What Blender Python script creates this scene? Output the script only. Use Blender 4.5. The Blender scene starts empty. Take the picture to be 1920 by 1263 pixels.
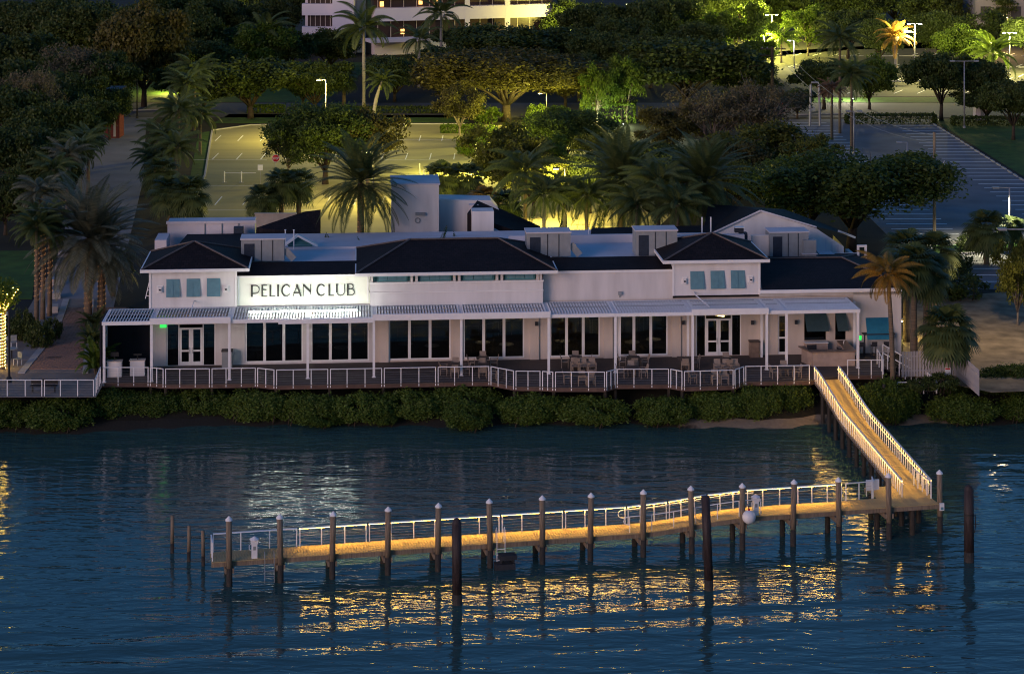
import bpy, math, random
import numpy as np
from mathutils import Vector, Matrix, Euler

scene = bpy.context.scene
C = scene.collection
R = math.radians
rnd = random.Random(7)

# ------------------------------------------------------------------ camera, sky, light
F, YH, H = 3800.0, -263.0, 36.0      # focal length in photo pixels, horizon row, eye height over the terrace
cam = bpy.data.cameras.new('camera')
cam.sensor_width = 36.0
cam.lens = 36.0 * F / 1920.0
cam.shift_y = -(631.5 - YH) / 1920.0
cam.clip_start, cam.clip_end = 1.0, 4000.0
camo = bpy.data.objects.new('camera', cam)
C.objects.link(camo)
camo.location = (0, 0, H)
camo.rotation_euler = (R(90), 0, 0)
scene.camera = camo

SUN_EL, SUN_AZ = 2.0, 38.0           # afterglow: low, behind the viewer and to the left
world = bpy.data.worlds.new('World')
scene.world = world
world.use_nodes = True
wt = world.node_tree
bg = wt.nodes['Background']
sky = wt.nodes.new('ShaderNodeTexSky')
sky.sky_type = 'NISHITA'
sky.sun_disc = False
sky.sun_elevation = R(SUN_EL)
sky.sun_rotation = R(180 + SUN_AZ)
sky.air_density, sky.dust_density, sky.ozone_density = 1.0, 0.6, 4.0
wt.links.new(sky.outputs[0], bg.inputs[0])
bg.inputs[1].default_value = 0.15

sl = bpy.data.lights.new('sun', 'SUN')
sl.energy = 0.5
sl.angle = R(25)
sl.color = (1.0, 0.69, 0.62)
so = bpy.data.objects.new('sun', sl)
C.objects.link(so)
so.rotation_euler = (R(90 - 12), 0, R(-SUN_AZ))

vs = scene.view_settings
vs.view_transform = 'Standard'
vs.look = 'None'
vs.exposure = 1.45
vs.gamma = 1.0
vs.use_curve_mapping = False
scene.cycles.use_denoising = True
scene.cycles.filter_width = 1.1
scene.cycles.max_bounces = 4
scene.cycles.diffuse_bounces = 2
scene.cycles.transparent_max_bounces = 8
scene.cycles.sample_clamp_indirect = 4.0
scene.cycles.caustics_reflective = False
scene.cycles.caustics_refractive = False

# ------------------------------------------------------------------ measuring helpers
def G(px, py, z=0.0):
    """Photo pixel -> point on the horizontal plane at height z."""
    d = F * (H - z) / (py - YH)
    return Vector(((px - 960) * d / F, d, z))

def ZT(py, d):
    """Height that shows at photo row py at distance d."""
    return H - (py - YH) * d / F

# ------------------------------------------------------------------ materials
MATS = {}
def _new(name):
    m = bpy.data.materials.new(name)
    m.use_nodes = True
    MATS[name] = m
    return m, m.node_tree, m.node_tree.nodes['Principled BSDF']

def mat(name, col, rough=0.7, var=0.12, scale=2.0, bump=0.0, bscale=20.0, metal=0.0, spec=0.3, stretch=(1, 1, 1)):
    m, nt, p = _new(name)
    N, L = nt.nodes, nt.links
    tc = N.new('ShaderNodeTexCoord')
    mp = N.new('ShaderNodeMapping')
    mp.inputs['Scale'].default_value = stretch
    L.new(tc.outputs['Object'], mp.inputs[0])
    nz = N.new('ShaderNodeTexNoise')
    nz.inputs['Scale'].default_value = scale
    nz.inputs['Detail'].default_value = 6
    L.new(mp.outputs[0], nz.inputs['Vector'])
    rp = N.new('ShaderNodeValToRGB')
    rp.color_ramp.elements[0].position = 0.3
    rp.color_ramp.elements[1].position = 0.7
    rp.color_ramp.elements[0].color = [c * (1 - var) for c in col] + [1]
    rp.color_ramp.elements[1].color = [min(1, c * (1 + var)) for c in col] + [1]
    L.new(nz.outputs[0], rp.inputs[0])
    L.new(rp.outputs[0], p.inputs['Base Color'])
    p.inputs['Roughness'].default_value = rough
    p.inputs['Metallic'].default_value = metal
    p.inputs['Specular IOR Level'].default_value = spec
    if bump:
        n2 = N.new('ShaderNodeTexNoise')
        n2.inputs['Scale'].default_value = bscale
        L.new(mp.outputs[0], n2.inputs['Vector'])
        b = N.new('ShaderNodeBump')
        b.inputs['Strength'].default_value = bump
        b.inputs['Distance'].default_value = 0.05
        L.new(n2.outputs[0], b.inputs['Height'])
        L.new(b.outputs[0], p.inputs['Normal'])
    return m

def emit(name, col, strength):
    m, nt, p = _new(name)
    p.inputs['Base Color'].default_value = (0.1, 0.1, 0.1, 1)
    p.inputs['Emission Color'].default_value = (*col, 1)
    p.inputs['Emission Strength'].default_value = strength
    return m

def leaf(name, a, b, trans=0.3):
    m, nt, p = _new(name)
    N, L = nt.nodes, nt.links
    g = N.new('ShaderNodeNewGeometry')
    o = N.new('ShaderNodeObjectInfo')
    ad = N.new('ShaderNodeMath'); ad.operation = 'MULTIPLY_ADD'
    ad.inputs[1].default_value = 0.35
    L.new(o.outputs['Random'], ad.inputs[0])
    L.new(g.outputs['Random Per Island'], ad.inputs[2])
    sb = N.new('ShaderNodeMath'); sb.operation = 'MULTIPLY'; sb.inputs[1].default_value = 0.75
    L.new(ad.outputs[0], sb.inputs[0])
    mx = N.new('ShaderNodeMix'); mx.data_type = 'RGBA'
    mx.inputs['A'].default_value = (*a, 1)
    mx.inputs['B'].default_value = (*b, 1)
    L.new(sb.outputs[0], mx.inputs['Factor'])
    L.new(mx.outputs['Result'], p.inputs['Base Color'])
    p.inputs['Roughness'].default_value = 0.55
    p.inputs['Specular IOR Level'].default_value = 0.25
    t = N.new('ShaderNodeBsdfTranslucent')
    L.new(mx.outputs['Result'], t.inputs[0])
    ms = N.new('ShaderNodeMixShader')
    ms.inputs[0].default_value = trans
    L.new(p.outputs[0], ms.inputs[1])
    L.new(t.outputs[0], ms.inputs[2])
    L.new(ms.outputs[0], N['Material Output'].inputs['Surface'])
    return m

mat('white_paint', (0.74, 0.73, 0.74), 0.55, 0.05, 0.8)
mat('stucco', (0.60, 0.57, 0.57), 0.85, 0.12, 0.9, 0.15, 30, stretch=(1.4, 1.4, 0.25))
mat('stucco_warm', (0.56, 0.48, 0.43), 0.85, 0.12, 0.9, 0.15, 30, stretch=(1.4, 1.4, 0.25))
mat('siding', (0.65, 0.63, 0.64), 0.7, 0.11, 0.8, stretch=(1.5, 1.5, 0.2))
mat('sign_board', (0.74, 0.76, 0.68), 0.7, 0.04, 0.8)
mat('roof_white', (0.55, 0.53, 0.58), 0.7, 0.10, 0.5)
mat('rail_white', (0.78, 0.77, 0.80), 0.45, 0.04, 3)
mat('louver_white', (0.78, 0.79, 0.82), 0.45, 0.06, 2)
mat('teal_shutter', (0.12, 0.26, 0.33), 0.6, 0.10, 3)
mat('teal_trim', (0.06, 0.20, 0.23), 0.6, 0.10, 3)
mat('awning_blue', (0.015, 0.15, 0.26), 0.8, 0.10, 3)
mat('awning_dark', (0.035, 0.07, 0.085), 0.8, 0.10, 3)
mat('bay_shade', (0.012, 0.012, 0.018), 0.9, 0.2, 2)  # near-black that stands in for shade in the open veranda bay
mat('charcoal', (0.03, 0.032, 0.04), 0.6, 0.2, 3)
mat('hvac', (0.25, 0.27, 0.29), 0.6, 0.10, 2)
mat('hvac_grille', (0.02, 0.03, 0.05), 0.7, 0.2, 6)
mat('black_letter', (0.012, 0.01, 0.01), 0.4, 0.1, 5)
mat('deck_wood', (0.085, 0.065, 0.058), 0.75, 0.25, 1.2, 0.2, 12, stretch=(0.25, 6, 1))
mat('fascia_wood', (0.10, 0.06, 0.05), 0.8, 0.25, 1.5)
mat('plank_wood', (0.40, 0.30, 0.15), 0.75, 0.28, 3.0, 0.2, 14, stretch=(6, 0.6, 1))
mat('timber_wet', (0.035, 0.030, 0.026), 0.75, 0.35, 3.0, 0.4, 10, stretch=(3, 3, 0.6))
mat('timber', (0.20, 0.155, 0.115), 0.85, 0.35, 3.0, 0.4, 10, stretch=(4, 4, 0.5))
mat('dark_pile', (0.035, 0.025, 0.026), 0.6, 0.35, 3.0, 0.4, 8, stretch=(3, 3, 0.5))
mat('asphalt', (0.15, 0.152, 0.165), 0.9, 0.22, 0.25, 0.2, 20)
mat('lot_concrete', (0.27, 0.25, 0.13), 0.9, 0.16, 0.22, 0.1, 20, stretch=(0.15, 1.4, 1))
mat('drive_concrete', (0.19, 0.19, 0.21), 0.9, 0.15, 0.3)
mat('road_pale', (0.10, 0.094, 0.094), 0.9, 0.15, 0.2)
mat('paver_brick', (0.27, 0.16, 0.12), 0.85, 0.22, 1.6, 0.3, 12)
mat('plaza_concrete', (0.20, 0.17, 0.155), 0.9, 0.15, 0.8)
mat('far_asphalt', (0.045, 0.045, 0.035), 0.9, 0.22, 0.2)
mat('yard_dirt', (0.19, 0.15, 0.10), 0.95, 0.45, 0.7, 0.6, 3)
mat('kerb', (0.34, 0.33, 0.34), 0.85, 0.12, 1.0)
mat('line_paint', (0.74, 0.75, 0.78), 0.8, 0.12, 2)
mat('lawn', (0.035, 0.085, 0.012), 0.95, 0.35, 0.6, 0.4, 30)
mat('soil', (0.014, 0.013, 0.009), 0.95, 0.45, 0.25, 0.4, 6)
mat('sand', (0.26, 0.22, 0.18), 0.95, 0.2, 1.6, 0.3, 8)
mat('steel_pole', (0.28, 0.28, 0.31), 0.45, 0.1, 3, metal=0.3)
mat('black_metal', (0.02, 0.02, 0.022), 0.5, 0.2, 3)
mat('bark_grey', (0.17, 0.14, 0.12), 0.9, 0.35, 3, 0.4, 9, stretch=(2, 2, 0.6))
mat('bark_dark', (0.045, 0.033, 0.025), 0.9, 0.35, 3, 0.4, 9)
mat('palm_bark', (0.14, 0.105, 0.075), 0.9, 0.35, 1.2, 0.5, 4, stretch=(0.3, 0.3, 7))
mat('royal_bark', (0.25, 0.23, 0.21), 0.8, 0.15, 1.0, stretch=(0.3, 0.3, 3))
mat('sling_tan', (0.27, 0.21, 0.17), 0.8, 0.15, 6)
mat('table_dark', (0.06, 0.045, 0.04), 0.5, 0.2, 4)
mat('bar_stone', (0.40, 0.30, 0.25), 0.6, 0.12, 3)
mat('bar_top', (0.20, 0.14, 0.11), 0.35, 0.2, 4)
mat('sign_red', (0.45, 0.012, 0.02), 0.5, 0.06, 5)
mat('block_wall', (0.36, 0.32, 0.27), 0.9, 0.15, 1.5, 0.2, 20)
mat('fence_white', (0.34, 0.33, 0.36), 0.7, 0.10, 1.5)
mat('tower_white', (0.66, 0.60, 0.66), 0.8, 0.05, 0.1)
mat('hall_window', (0.05, 0.03, 0.03), 0.35, 0.3, 0.4)
mat('plastic_white', (0.72, 0.72, 0.76), 0.35, 0.05, 3)
mat('rug_red', (0.12, 0.03, 0.028), 0.9, 0.2, 3)
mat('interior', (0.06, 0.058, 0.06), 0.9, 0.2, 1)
mat('car_paint', (0.08, 0.08, 0.09), 0.3, 0.1, 1)

leaf('leaf_dark', (0.024, 0.042, 0.010), (0.080, 0.110, 0.026))
leaf('leaf_green', (0.038, 0.078, 0.010), (0.135, 0.195, 0.024), 0.4)
leaf('leaf_mid', (0.022, 0.046, 0.010), (0.085, 0.125, 0.024), 0.4)
leaf('leaf_olive', (0.050, 0.062, 0.010), (0.145, 0.155, 0.026), 0.4)
leaf('leaf_brown', (0.048, 0.046, 0.012), (0.115, 0.105, 0.028))
leaf('leaf_twig', (0.07, 0.062, 0.034), (0.15, 0.13, 0.075))
leaf('leaf_mangrove', (0.030, 0.060, 0.009), (0.105, 0.160, 0.024))
leaf('frond_green', (0.035, 0.060, 0.018), (0.105, 0.131, 0.042))
leaf('frond_grey', (0.060, 0.070, 0.045), (0.175, 0.184, 0.123))
leaf('frond_lamplit', (0.16, 0.10, 0.018), (0.34, 0.21, 0.04))  # lamplight on the palms put into the frond colour as gold
leaf('frond_dead', (0.11, 0.06, 0.035), (0.20, 0.12, 0.07))

# roof: dark flat tiles in courses
def roof_mat():
    m, nt, p = _new('roof_tile')
    N, L = nt.nodes, nt.links
    tc = N.new('ShaderNodeTexCoord')
    b = N.new('ShaderNodeTexBrick')
    b.inputs['Scale'].default_value = 1.0
    b.inputs['Brick Width'].default_value = 0.33
    b.inputs['Row Height'].default_value = 0.30
    b.inputs['Mortar Size'].default_value = 0.015
    b.inputs['Color1'].default_value = (0.014, 0.011, 0.013, 1)
    b.inputs['Color2'].default_value = (0.024, 0.018, 0.020, 1)
    b.inputs['Mortar'].default_value = (0.004, 0.004, 0.005, 1)
    L.new(tc.outputs['Object'], b.inputs['Vector'])
    nz = N.new('ShaderNodeTexNoise'); nz.inputs['Scale'].default_value = 0.6
    L.new(tc.outputs['Object'], nz.inputs['Vector'])
    mx = N.new('ShaderNodeMix'); mx.data_type = 'RGBA'; mx.blend_type = 'MULTIPLY'
    mx.inputs['Factor'].default_value = 0.5
    L.new(b.outputs['Color'], mx.inputs['A']); L.new(nz.outputs[0], mx.inputs['B'])
    L.new(mx.outputs['Result'], p.inputs['Base Color'])
    p.inputs['Roughness'].default_value = 0.75
    p.inputs['Specular IOR Level'].default_value = 0.15
    bp = N.new('ShaderNodeBump'); bp.inputs['Strength'].default_value = 0.5; bp.inputs['Distance'].default_value = 0.03
    L.new(b.outputs['Fac'], bp.inputs['Height']); bp.invert = True
    L.new(bp.outputs[0], p.inputs['Normal'])
roof_mat()
mat('ridge_cap', (0.10, 0.085, 0.085), 0.7, 0.2, 4)

def glass_mat(name, tint, fac):
    m, nt, p = _new(name)
    N, L = nt.nodes, nt.links
    tr = N.new('ShaderNodeBsdfTransparent'); tr.inputs[0].default_value = (*tint, 1)
    gl = N.new('ShaderNodeBsdfGlossy'); gl.inputs['Roughness'].default_value = 0.03
    gl.inputs[0].default_value = (0.8, 0.85, 0.85, 1)
    fr = N.new('ShaderNodeFresnel'); fr.inputs[0].default_value = 1.5
    ad = N.new('ShaderNodeMath'); ad.operation = 'ADD'; ad.inputs[1].default_value = fac
    L.new(fr.outputs[0], ad.inputs[0])
    ms = N.new('ShaderNodeMixShader')
    L.new(ad.outputs[0], ms.inputs[0]); L.new(tr.outputs[0], ms.inputs[1]); L.new(gl.outputs[0], ms.inputs[2])
    L.new(ms.outputs[0], N['Material Output'].inputs['Surface'])
glass_mat('glass', (0.42, 0.46, 0.46), 0.02)

def water_mat():
    m, nt, p = _new('water')
    N, L = nt.nodes, nt.links
    tc = N.new('ShaderNodeTexCoord')
    def noise(scale, sx, sy, det, rot=0.0):
        mp = N.new('ShaderNodeMapping')
        mp.inputs['Scale'].default_value = (sx, sy, 1)
        mp.inputs['Rotation'].default_value = (0, 0, R(rot))
        L.new(tc.outputs['Object'], mp.inputs[0])
        n = N.new('ShaderNodeTexNoise')
        n.inputs['Scale'].default_value = scale
        n.inputs['Detail'].default_value = det
        n.inputs['Roughness'].default_value = 0.55
        n.inputs['Distortion'].default_value = 0.4
        L.new(mp.outputs[0], n.inputs['Vector'])
        return n.outputs[0]
    def bump(h, dist, prev=None, strength=1.0):
        b = N.new('ShaderNodeBump')
        b.inputs['Strength'].default_value = strength
        b.inputs['Distance'].default_value = dist
        L.new(h, b.inputs['Height'])
        if prev is not None:
            L.new(prev, b.inputs['Normal'])
        return b.outputs[0]
    n1 = bump(noise(0.75, 0.32, 1.0, 2, 8), 0.105)
    n2 = bump(noise(2.2, 0.36, 1.0, 2, -6), 0.036, n1)
    # a passing boat's wake: long crests in one belt of water
    mp = N.new('ShaderNodeMapping')
    mp.inputs['Rotation'].default_value = (0, 0, R(-9))
    L.new(tc.outputs['Object'], mp.inputs[0])
    wv = N.new('ShaderNodeTexWave')
    wv.wave_type = 'BANDS'; wv.bands_direction = 'Y'; wv.wave_profile = 'SIN'
    wv.inputs['Scale'].default_value = 0.11
    wv.inputs['Distortion'].default_value = 3.2
    wv.inputs['Detail'].default_value = 1.5
    wv.inputs['Detail Scale'].default_value = 0.16
    L.new(mp.outputs[0], wv.inputs['Vector'])
    sp = N.new('ShaderNodeSeparateXYZ'); L.new(mp.outputs[0], sp.inputs[0])
    mr = N.new('ShaderNodeMapRange'); mr.interpolation_type = 'SMOOTHSTEP'
    mr.inputs['From Min'].default_value = 6.0; mr.inputs['From Max'].default_value = 1.0
    ws = N.new('ShaderNodeMath'); ws.operation = 'SUBTRACT'; ws.inputs[1].default_value = 100.5
    wa = N.new('ShaderNodeMath'); wa.operation = 'ABSOLUTE'
    L.new(sp.outputs['Y'], ws.inputs[0]); L.new(ws.outputs[0], wa.inputs[0]); L.new(wa.outputs[0], mr.inputs['Value'])
    mu = N.new('ShaderNodeMath'); mu.operation = 'MULTIPLY'
    L.new(wv.outputs['Fac'], mu.inputs[0]); L.new(mr.outputs[0], mu.inputs[1])
    n3 = bump(mu.outputs[0], 0.06, n2)
    L.new(n3, p.inputs['Normal'])
    nz = noise(0.035, 1, 1, 2)
    rp = N.new('ShaderNodeValToRGB')
    rp.color_ramp.elements[0].color = (0.026, 0.066, 0.066, 1)
    rp.color_ramp.elements[1].color = (0.044, 0.100, 0.094, 1)
    L.new(nz, rp.inputs[0]); L.new(rp.outputs[0], p.inputs['Base Color'])
    p.inputs['Roughness'].default_value = 0.06
    p.inputs['IOR'].default_value = 1.33
    p.inputs['Specular IOR Level'].default_value = 0.5
water_mat()
def shore_mat():
    m, nt, p = _new('shore_mix')
    N, L = nt.nodes, nt.links
    tc = N.new('ShaderNodeTexCoord'); sp = N.new('ShaderNodeSeparateXYZ'); L.new(tc.outputs['Object'], sp.inputs[0])
    nz = N.new('ShaderNodeTexNoise'); nz.inputs['Scale'].default_value = 0.9; nz.inputs['Detail'].default_value = 6; L.new(tc.outputs['Object'], nz.inputs['Vector'])
    def patch(c, w):
        a = N.new('ShaderNodeMath'); a.operation = 'SUBTRACT'; a.inputs[1].default_value = c; L.new(sp.outputs['X'], a.inputs[0])
        b = N.new('ShaderNodeMath'); b.operation = 'ABSOLUTE'; L.new(a.outputs[0], b.inputs[0])
        d = N.new('ShaderNodeMath'); d.operation = 'MULTIPLY_ADD'; d.inputs[1].default_value = 5.0; L.new(nz.outputs[0], d.inputs[0]); L.new(b.outputs[0], d.inputs[2])
        r = N.new('ShaderNodeMapRange'); r.interpolation_type = 'SMOOTHSTEP'; r.inputs['From Min'].default_value = w + 3.2; r.inputs['From Max'].default_value = w + 2.2
        L.new(d.outputs[0], r.inputs['Value'])
        return r.outputs[0]
    mx = N.new('ShaderNodeMath'); mx.operation = 'MAXIMUM'
    L.new(patch(16.6, 4.6), mx.inputs[0]); L.new(patch(28.2, 1.7), mx.inputs[1])
    c = N.new('ShaderNodeMix'); c.data_type = 'RGBA'
    c.inputs['A'].default_value = (0.016, 0.014, 0.010, 1); c.inputs['B'].default_value = (0.27, 0.22, 0.17, 1)
    L.new(mx.outputs[0], c.inputs['Factor'])
    n2 = N.new('ShaderNodeTexNoise'); n2.inputs['Scale'].default_value = 4.0; n2.inputs['Detail'].default_value = 8; L.new(tc.outputs['Object'], n2.inputs['Vector'])
    k = N.new('ShaderNodeMix'); k.data_type = 'RGBA'; k.blend_type = 'MULTIPLY'; k.inputs['Factor'].default_value = 0.55
    L.new(c.outputs['Result'], k.inputs['A']); L.new(n2.outputs[0], k.inputs['B'])
    L.new(k.outputs['Result'], p.inputs['Base Color'])
    p.inputs['Roughness'].default_value = 0.9
    b = N.new('ShaderNodeBump'); b.inputs['Strength'].default_value = 0.5; b.inputs['Distance'].default_value = 0.08
    L.new(n2.outputs[0], b.inputs['Height']); L.new(b.outputs[0], p.inputs['Normal'])
shore_mat()

AMBER = (1.0, 0.55, 0.08)
emit('led_amber', AMBER, 33.0)
emit('led_gangway', AMBER, 19.0)
emit('flood_lens', (0.93, 1.0, 0.86), 58.0)
emit('lamp_warm', (1.0, 0.72, 0.30), 30.0)
emit('lamp_green', (0.92, 1.0, 0.55), 30.0)
emit('lamp_cool', (1.0, 0.92, 0.98), 18.0)
emit('fairy', (1.0, 0.40, 0.10), 0.3)
emit('fairy_gold', (1.0, 0.62, 0.08), 18.0)
emit('exit_green', (0.02, 1.0, 0.10), 0.5)
emit('signal_red', (1.0, 0.05, 0.03), 6.0)
emit('pendant', (1.0, 0.62, 0.25), 1.2)  # bulb glow of the pendants added behind the glazing
emit('chandelier', (1.0, 0.70, 0.28), 1.6)
emit('hall_light', (1.0, 0.48, 0.12), 1.2)

# ------------------------------------------------------------------ object helpers
def tag(o, label=None, cat=None, group=None, kind=None):
    if label: o['label'] = label
    if cat: o['category'] = cat
    if group: o['group'] = group
    if kind: o['kind'] = kind
    return o

def empty(name, loc=(0, 0, 0), rz=0.0, label=None, cat=None, group=None, kind=None):
    o = bpy.data.objects.new(name, None)
    o.empty_display_size = 0.3
    C.objects.link(o)
    o.location = loc
    o.rotation_euler = (0, 0, rz)
    return tag(o, label, cat, group, kind)

def link(name, me, parent=None, loc=None, rot=None, scale=None):
    o = bpy.data.objects.new(name, me)
    C.objects.link(o)
    o.parent = parent
    if loc is not None: o.location = loc
    if rot is not None: o.rotation_euler = rot
    if scale is not None: o.scale = scale
    return o

class MB:
    """Collects simple solids; build() links them as one mesh object."""
    def __init__(s):
        s.v, s.f = [], []
    def poly(s, pts, faces):
        n = len(s.v)
        s.v += [tuple(p) for p in pts]
        s.f += [tuple(i + n for i in f) for f in faces]
        return s
    def box(s, x0, x1, y0, y1, z0, z1):
        return s.poly([(x0, y0, z0), (x1, y0, z0), (x1, y1, z0), (x0, y1, z0), (x0, y0, z1), (x1, y0, z1), (x1, y1, z1), (x0, y1, z1)],
                      [(0, 3, 2, 1), (4, 5, 6, 7), (0, 1, 5, 4), (1, 2, 6, 5), (2, 3, 7, 6), (3, 0, 4, 7)])
    def bar(s, a, b, w, h=None, up=(0, 0, 1)):
        """Square bar from a to b, w wide and h high."""
        a, b = Vector(a), Vector(b)
        h = h or w
        d = (b - a).normalized()
        u = Vector(up)
        if abs(d.dot(u)) > 0.98: u = Vector((0, 1, 0))
        r = d.cross(u).normalized() * w / 2
        t = r.cross(d).normalized() * h / 2
        p = [a - r - t, a + r - t, a + r + t, a - r + t, b - r - t, b + r - t, b + r + t, b - r + t]
        return s.poly(p, [(0, 1, 2, 3), (7, 6, 5, 4), (0, 4, 5, 1), (1, 5, 6, 2), (2, 6, 7, 3), (3, 7, 4, 0)])
    def tube(s, pts, rad, n=6, cap=True):
        pts = [Vector(p) for p in pts]
        if not hasattr(rad, '__len__'): rad = [rad] * len(pts)
        base = len(s.v)
        for i, p in enumerate(pts):
            d = (pts[min(i + 1, len(pts) - 1)] - pts[max(i - 1, 0)])
            d = d.normalized() if d.length > 1e-6 else Vector((0, 0, 1))
            u = Vector((1, 0, 0)) if abs(d.z) > 0.9 else Vector((0, 0, 1))
            a = d.cross(u).normalized(); b = d.cross(a)
            for k in range(n):
                t = 2 * math.pi * k / n
                s.v.append(tuple(p + (a * math.cos(t) + b * math.sin(t)) * rad[i]))
        for i in range(len(pts) - 1):
            for k in range(n):
                q = (k + 1) % n
                s.f.append((base + i * n + k, base + i * n + q, base + (i + 1) * n + q, base + (i + 1) * n + k))
        if cap:
            s.f.append(tuple(base + k for k in reversed(range(n))))
            s.f.append(tuple(base + (len(pts) - 1) * n + k for k in range(n)))
        return s
    def lathe(s, prof, n=12, c=(0, 0, 0)):
        base = len(s.v)
        for r, z in prof:
            for k in range(n):
                t = 2 * math.pi * k / n
                s.v.append((c[0] + r * math.cos(t), c[1] + r * math.sin(t), c[2] + z))
        for i in range(len(prof) - 1):
            for k in range(n):
                q = (k + 1) % n
                s.f.append((base + i * n + k, base + i * n + q, base + (i + 1) * n + q, base + (i + 1) * n + k))
        return s
    def prism(s, outline, z0, z1):
        n = len(outline)
        pts = [(x, y, z0) for x, y in outline] + [(x, y, z1) for x, y in outline]
        f = [tuple(reversed(range(n))), tuple(range(n, 2 * n))]
        f += [(i, (i + 1) % n, n + (i + 1) % n, n + i) for i in range(n)]
        return s.poly(pts, f)
    def slab(s, pts, t):
        """Extrude a planar polygon (3-D points) downwards by t."""
        n = len(pts)
        q = [tuple(p) for p in pts] + [(p[0], p[1], p[2] - t) for p in pts]
        return s.poly(q, [tuple(range(n)), tuple(reversed(range(n, 2 * n)))] + [(i, n + i, n + (i + 1) % n, (i + 1) % n) for i in range(n)])
    def mesh(s, name, m, smooth=False):
        me = bpy.data.meshes.new(name)
        me.from_pydata(s.v, [], s.f)
        me.materials.append(MATS[m])
        if smooth:
            me.shade_smooth()
        me.update()
        return me
    def build(s, name, m, parent=None, loc=None, rot=None, smooth=False):
        return link(name, s.mesh(name, m, smooth), parent, loc, rot)

def quads_mesh(name, V, m):
    """Mesh of loose quads from an (n,4,3) array."""
    V = np.asarray(V, dtype=np.float32)
    n = len(V)
    me = bpy.data.meshes.new(name)
    me.vertices.add(n * 4)
    me.vertices.foreach_set('co', V.reshape(-1))
    me.loops.add(n * 4)
    me.loops.foreach_set('vertex_index', np.arange(n * 4, dtype=np.int32))
    me.polygons.add(n)
    me.polygons.foreach_set('loop_start', np.arange(0, n * 4, 4, dtype=np.int32))
    me.polygons.foreach_set('loop_total', np.full(n, 4, dtype=np.int32))
    me.materials.append(MATS[m])
    me.update(calc_edges=True)
    me.validate()
    return me

def recolor(o, m):
    o.material_slots[0].link = 'OBJECT'
    o.material_slots[0].material = MATS[m]

BOX = {}
def boxmesh(sx, sy, sz, m, name):
    """Shared box mesh centred on its base."""
    k = (round(sx, 3), round(sy, 3), round(sz, 3), m)
    if k not in BOX:
        BOX[k] = MB().box(-sx / 2, sx / 2, -sy / 2, sy / 2, 0, sz).mesh(name, m)
    return BOX[k]
# ------------------------------------------------------------------ the setting: water, shore, ground, roads
WZ = -2.5
wb = MB()
wb.poly([(-1500, -600, WZ), (1500, -600, WZ), (1500, 141, WZ), (-1500, 141, WZ)], [(0, 1, 2, 3)])
tag(wb.build('water', 'water'), kind='structure')

def shore(x):
    s = 138.0 + 0.4 * math.sin(x * 0.35) + 0.3 * math.sin(x * 0.9 + 1)
    if x < -24: s -= min(2.2, (-24 - x) * 0.5)
    if 11 < x < 23: s -= 0.45 * math.sin((x - 11) / 12 * math.pi)
    if x > 27: s += 0.6
    return s
xs = [-1500, -700, -300, -120, -80] + [x * 1.0 for x in range(-60, 61)] + [80, 120, 300, 700, 1500]
prof_sand = [(-14, -5.0), (-3, -3.1), (0, WZ + 0.0), (0.6, -2.32), (1.1, -2.2)]
prof_soil = [(1.1, -2.2), (1.8, -1.9), (3.2, -1.25), (6.0, -0.7), (9.0, -0.10), (9.8, -0.03)]
def strip(name, prof, m, far=()):
    b = MB()
    w = len(prof) + len(far)
    for x in xs:
        for dy, z in prof:
            b.v.append((x, shore(x) + dy, z + (0.06 * math.sin(x * 2.1 + dy) if -2 < dy < 6 else 0)))
        for y in far:
            b.v.append((x, y, -0.03))
    for i in range(len(xs) - 1):
        for k in range(w - 1):
            b.f.append((i * w + k, (i + 1) * w + k, (i + 1) * w + k + 1, i * w + k + 1))
    return tag(b.build(name, m, smooth=True), kind='structure')
strip('beach', prof_sand, 'shore_mix')
strip('ground', prof_soil, 'soil', (160, 240, 400, 700, 2500))

def sheet(name, px, m, z=0.0, kind='structure'):
    b = MB()
    pts = [G(x, y, z) for x, y in px]
    b.slab(pts, 0.02)
    return tag(b.build(name, m), kind=kind)
def xysheet(name, pts, m, z=0.0):
    b = MB().slab([(x, y, z) for x, y in pts], 0.02)
    return tag(b.build(name, m), kind='structure')

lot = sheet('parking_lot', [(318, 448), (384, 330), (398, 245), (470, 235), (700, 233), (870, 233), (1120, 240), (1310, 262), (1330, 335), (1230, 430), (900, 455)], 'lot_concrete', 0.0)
xysheet('road', [(-400, 283), (420, 283), (420, 300), (-400, 300)], 'road_pale', 0.0)
lot2 = xysheet('parking_lot', [(36, 170), (57.6, 170), (57.6, 281), (36, 281)], 'asphalt', 0.0)
sheet('service_yard', [(1700, 560), (1990, 540), (1990, 730), (1860, 735), (1690, 700)], 'yard_dirt', 0.0)
xysheet('driveway', [(-35.6, 146), (-30.6, 146), (-31.6, 160), (-41.5, 228), (-50, 277), (-50, 283), (-58, 283), (-55.5, 276), (-48.6, 226), (-37, 160)], 'drive_concrete', 0.004)
far_lot = xysheet('parking_lot', [(44, 308), (150, 308), (150, 420), (44, 420)], 'far_asphalt', 0.0)
sheet('lawn', [(400, 231), (880, 229), (870, 216), (430, 214)], 'lawn', 0.0)
xysheet('lawn', [(58.2, 190), (130, 190), (130, 281), (58.2, 281)], 'lawn', 0.0)
xysheet('lawn', [(44, 300.5), (150, 300.5), (150, 307), (44, 307)], 'lawn', 0.0)
xysheet('lawn', [(-64, 301), (-28, 301), (-24, 360), (-70, 360)], 'lawn', 0.002)
sheet('lawn', [(1130, 130), (1900, 70), (1900, 88), (1480, 95)], 'lawn', 0.0)
sheet('lawn', [(384, 330), (398, 245), (372, 250), (340, 420)], 'lawn', 0.0)
sheet('lawn', [(1750, 460), (1920, 455), (1920, 470), (1750, 476)], 'lawn', 0.012)
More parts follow.
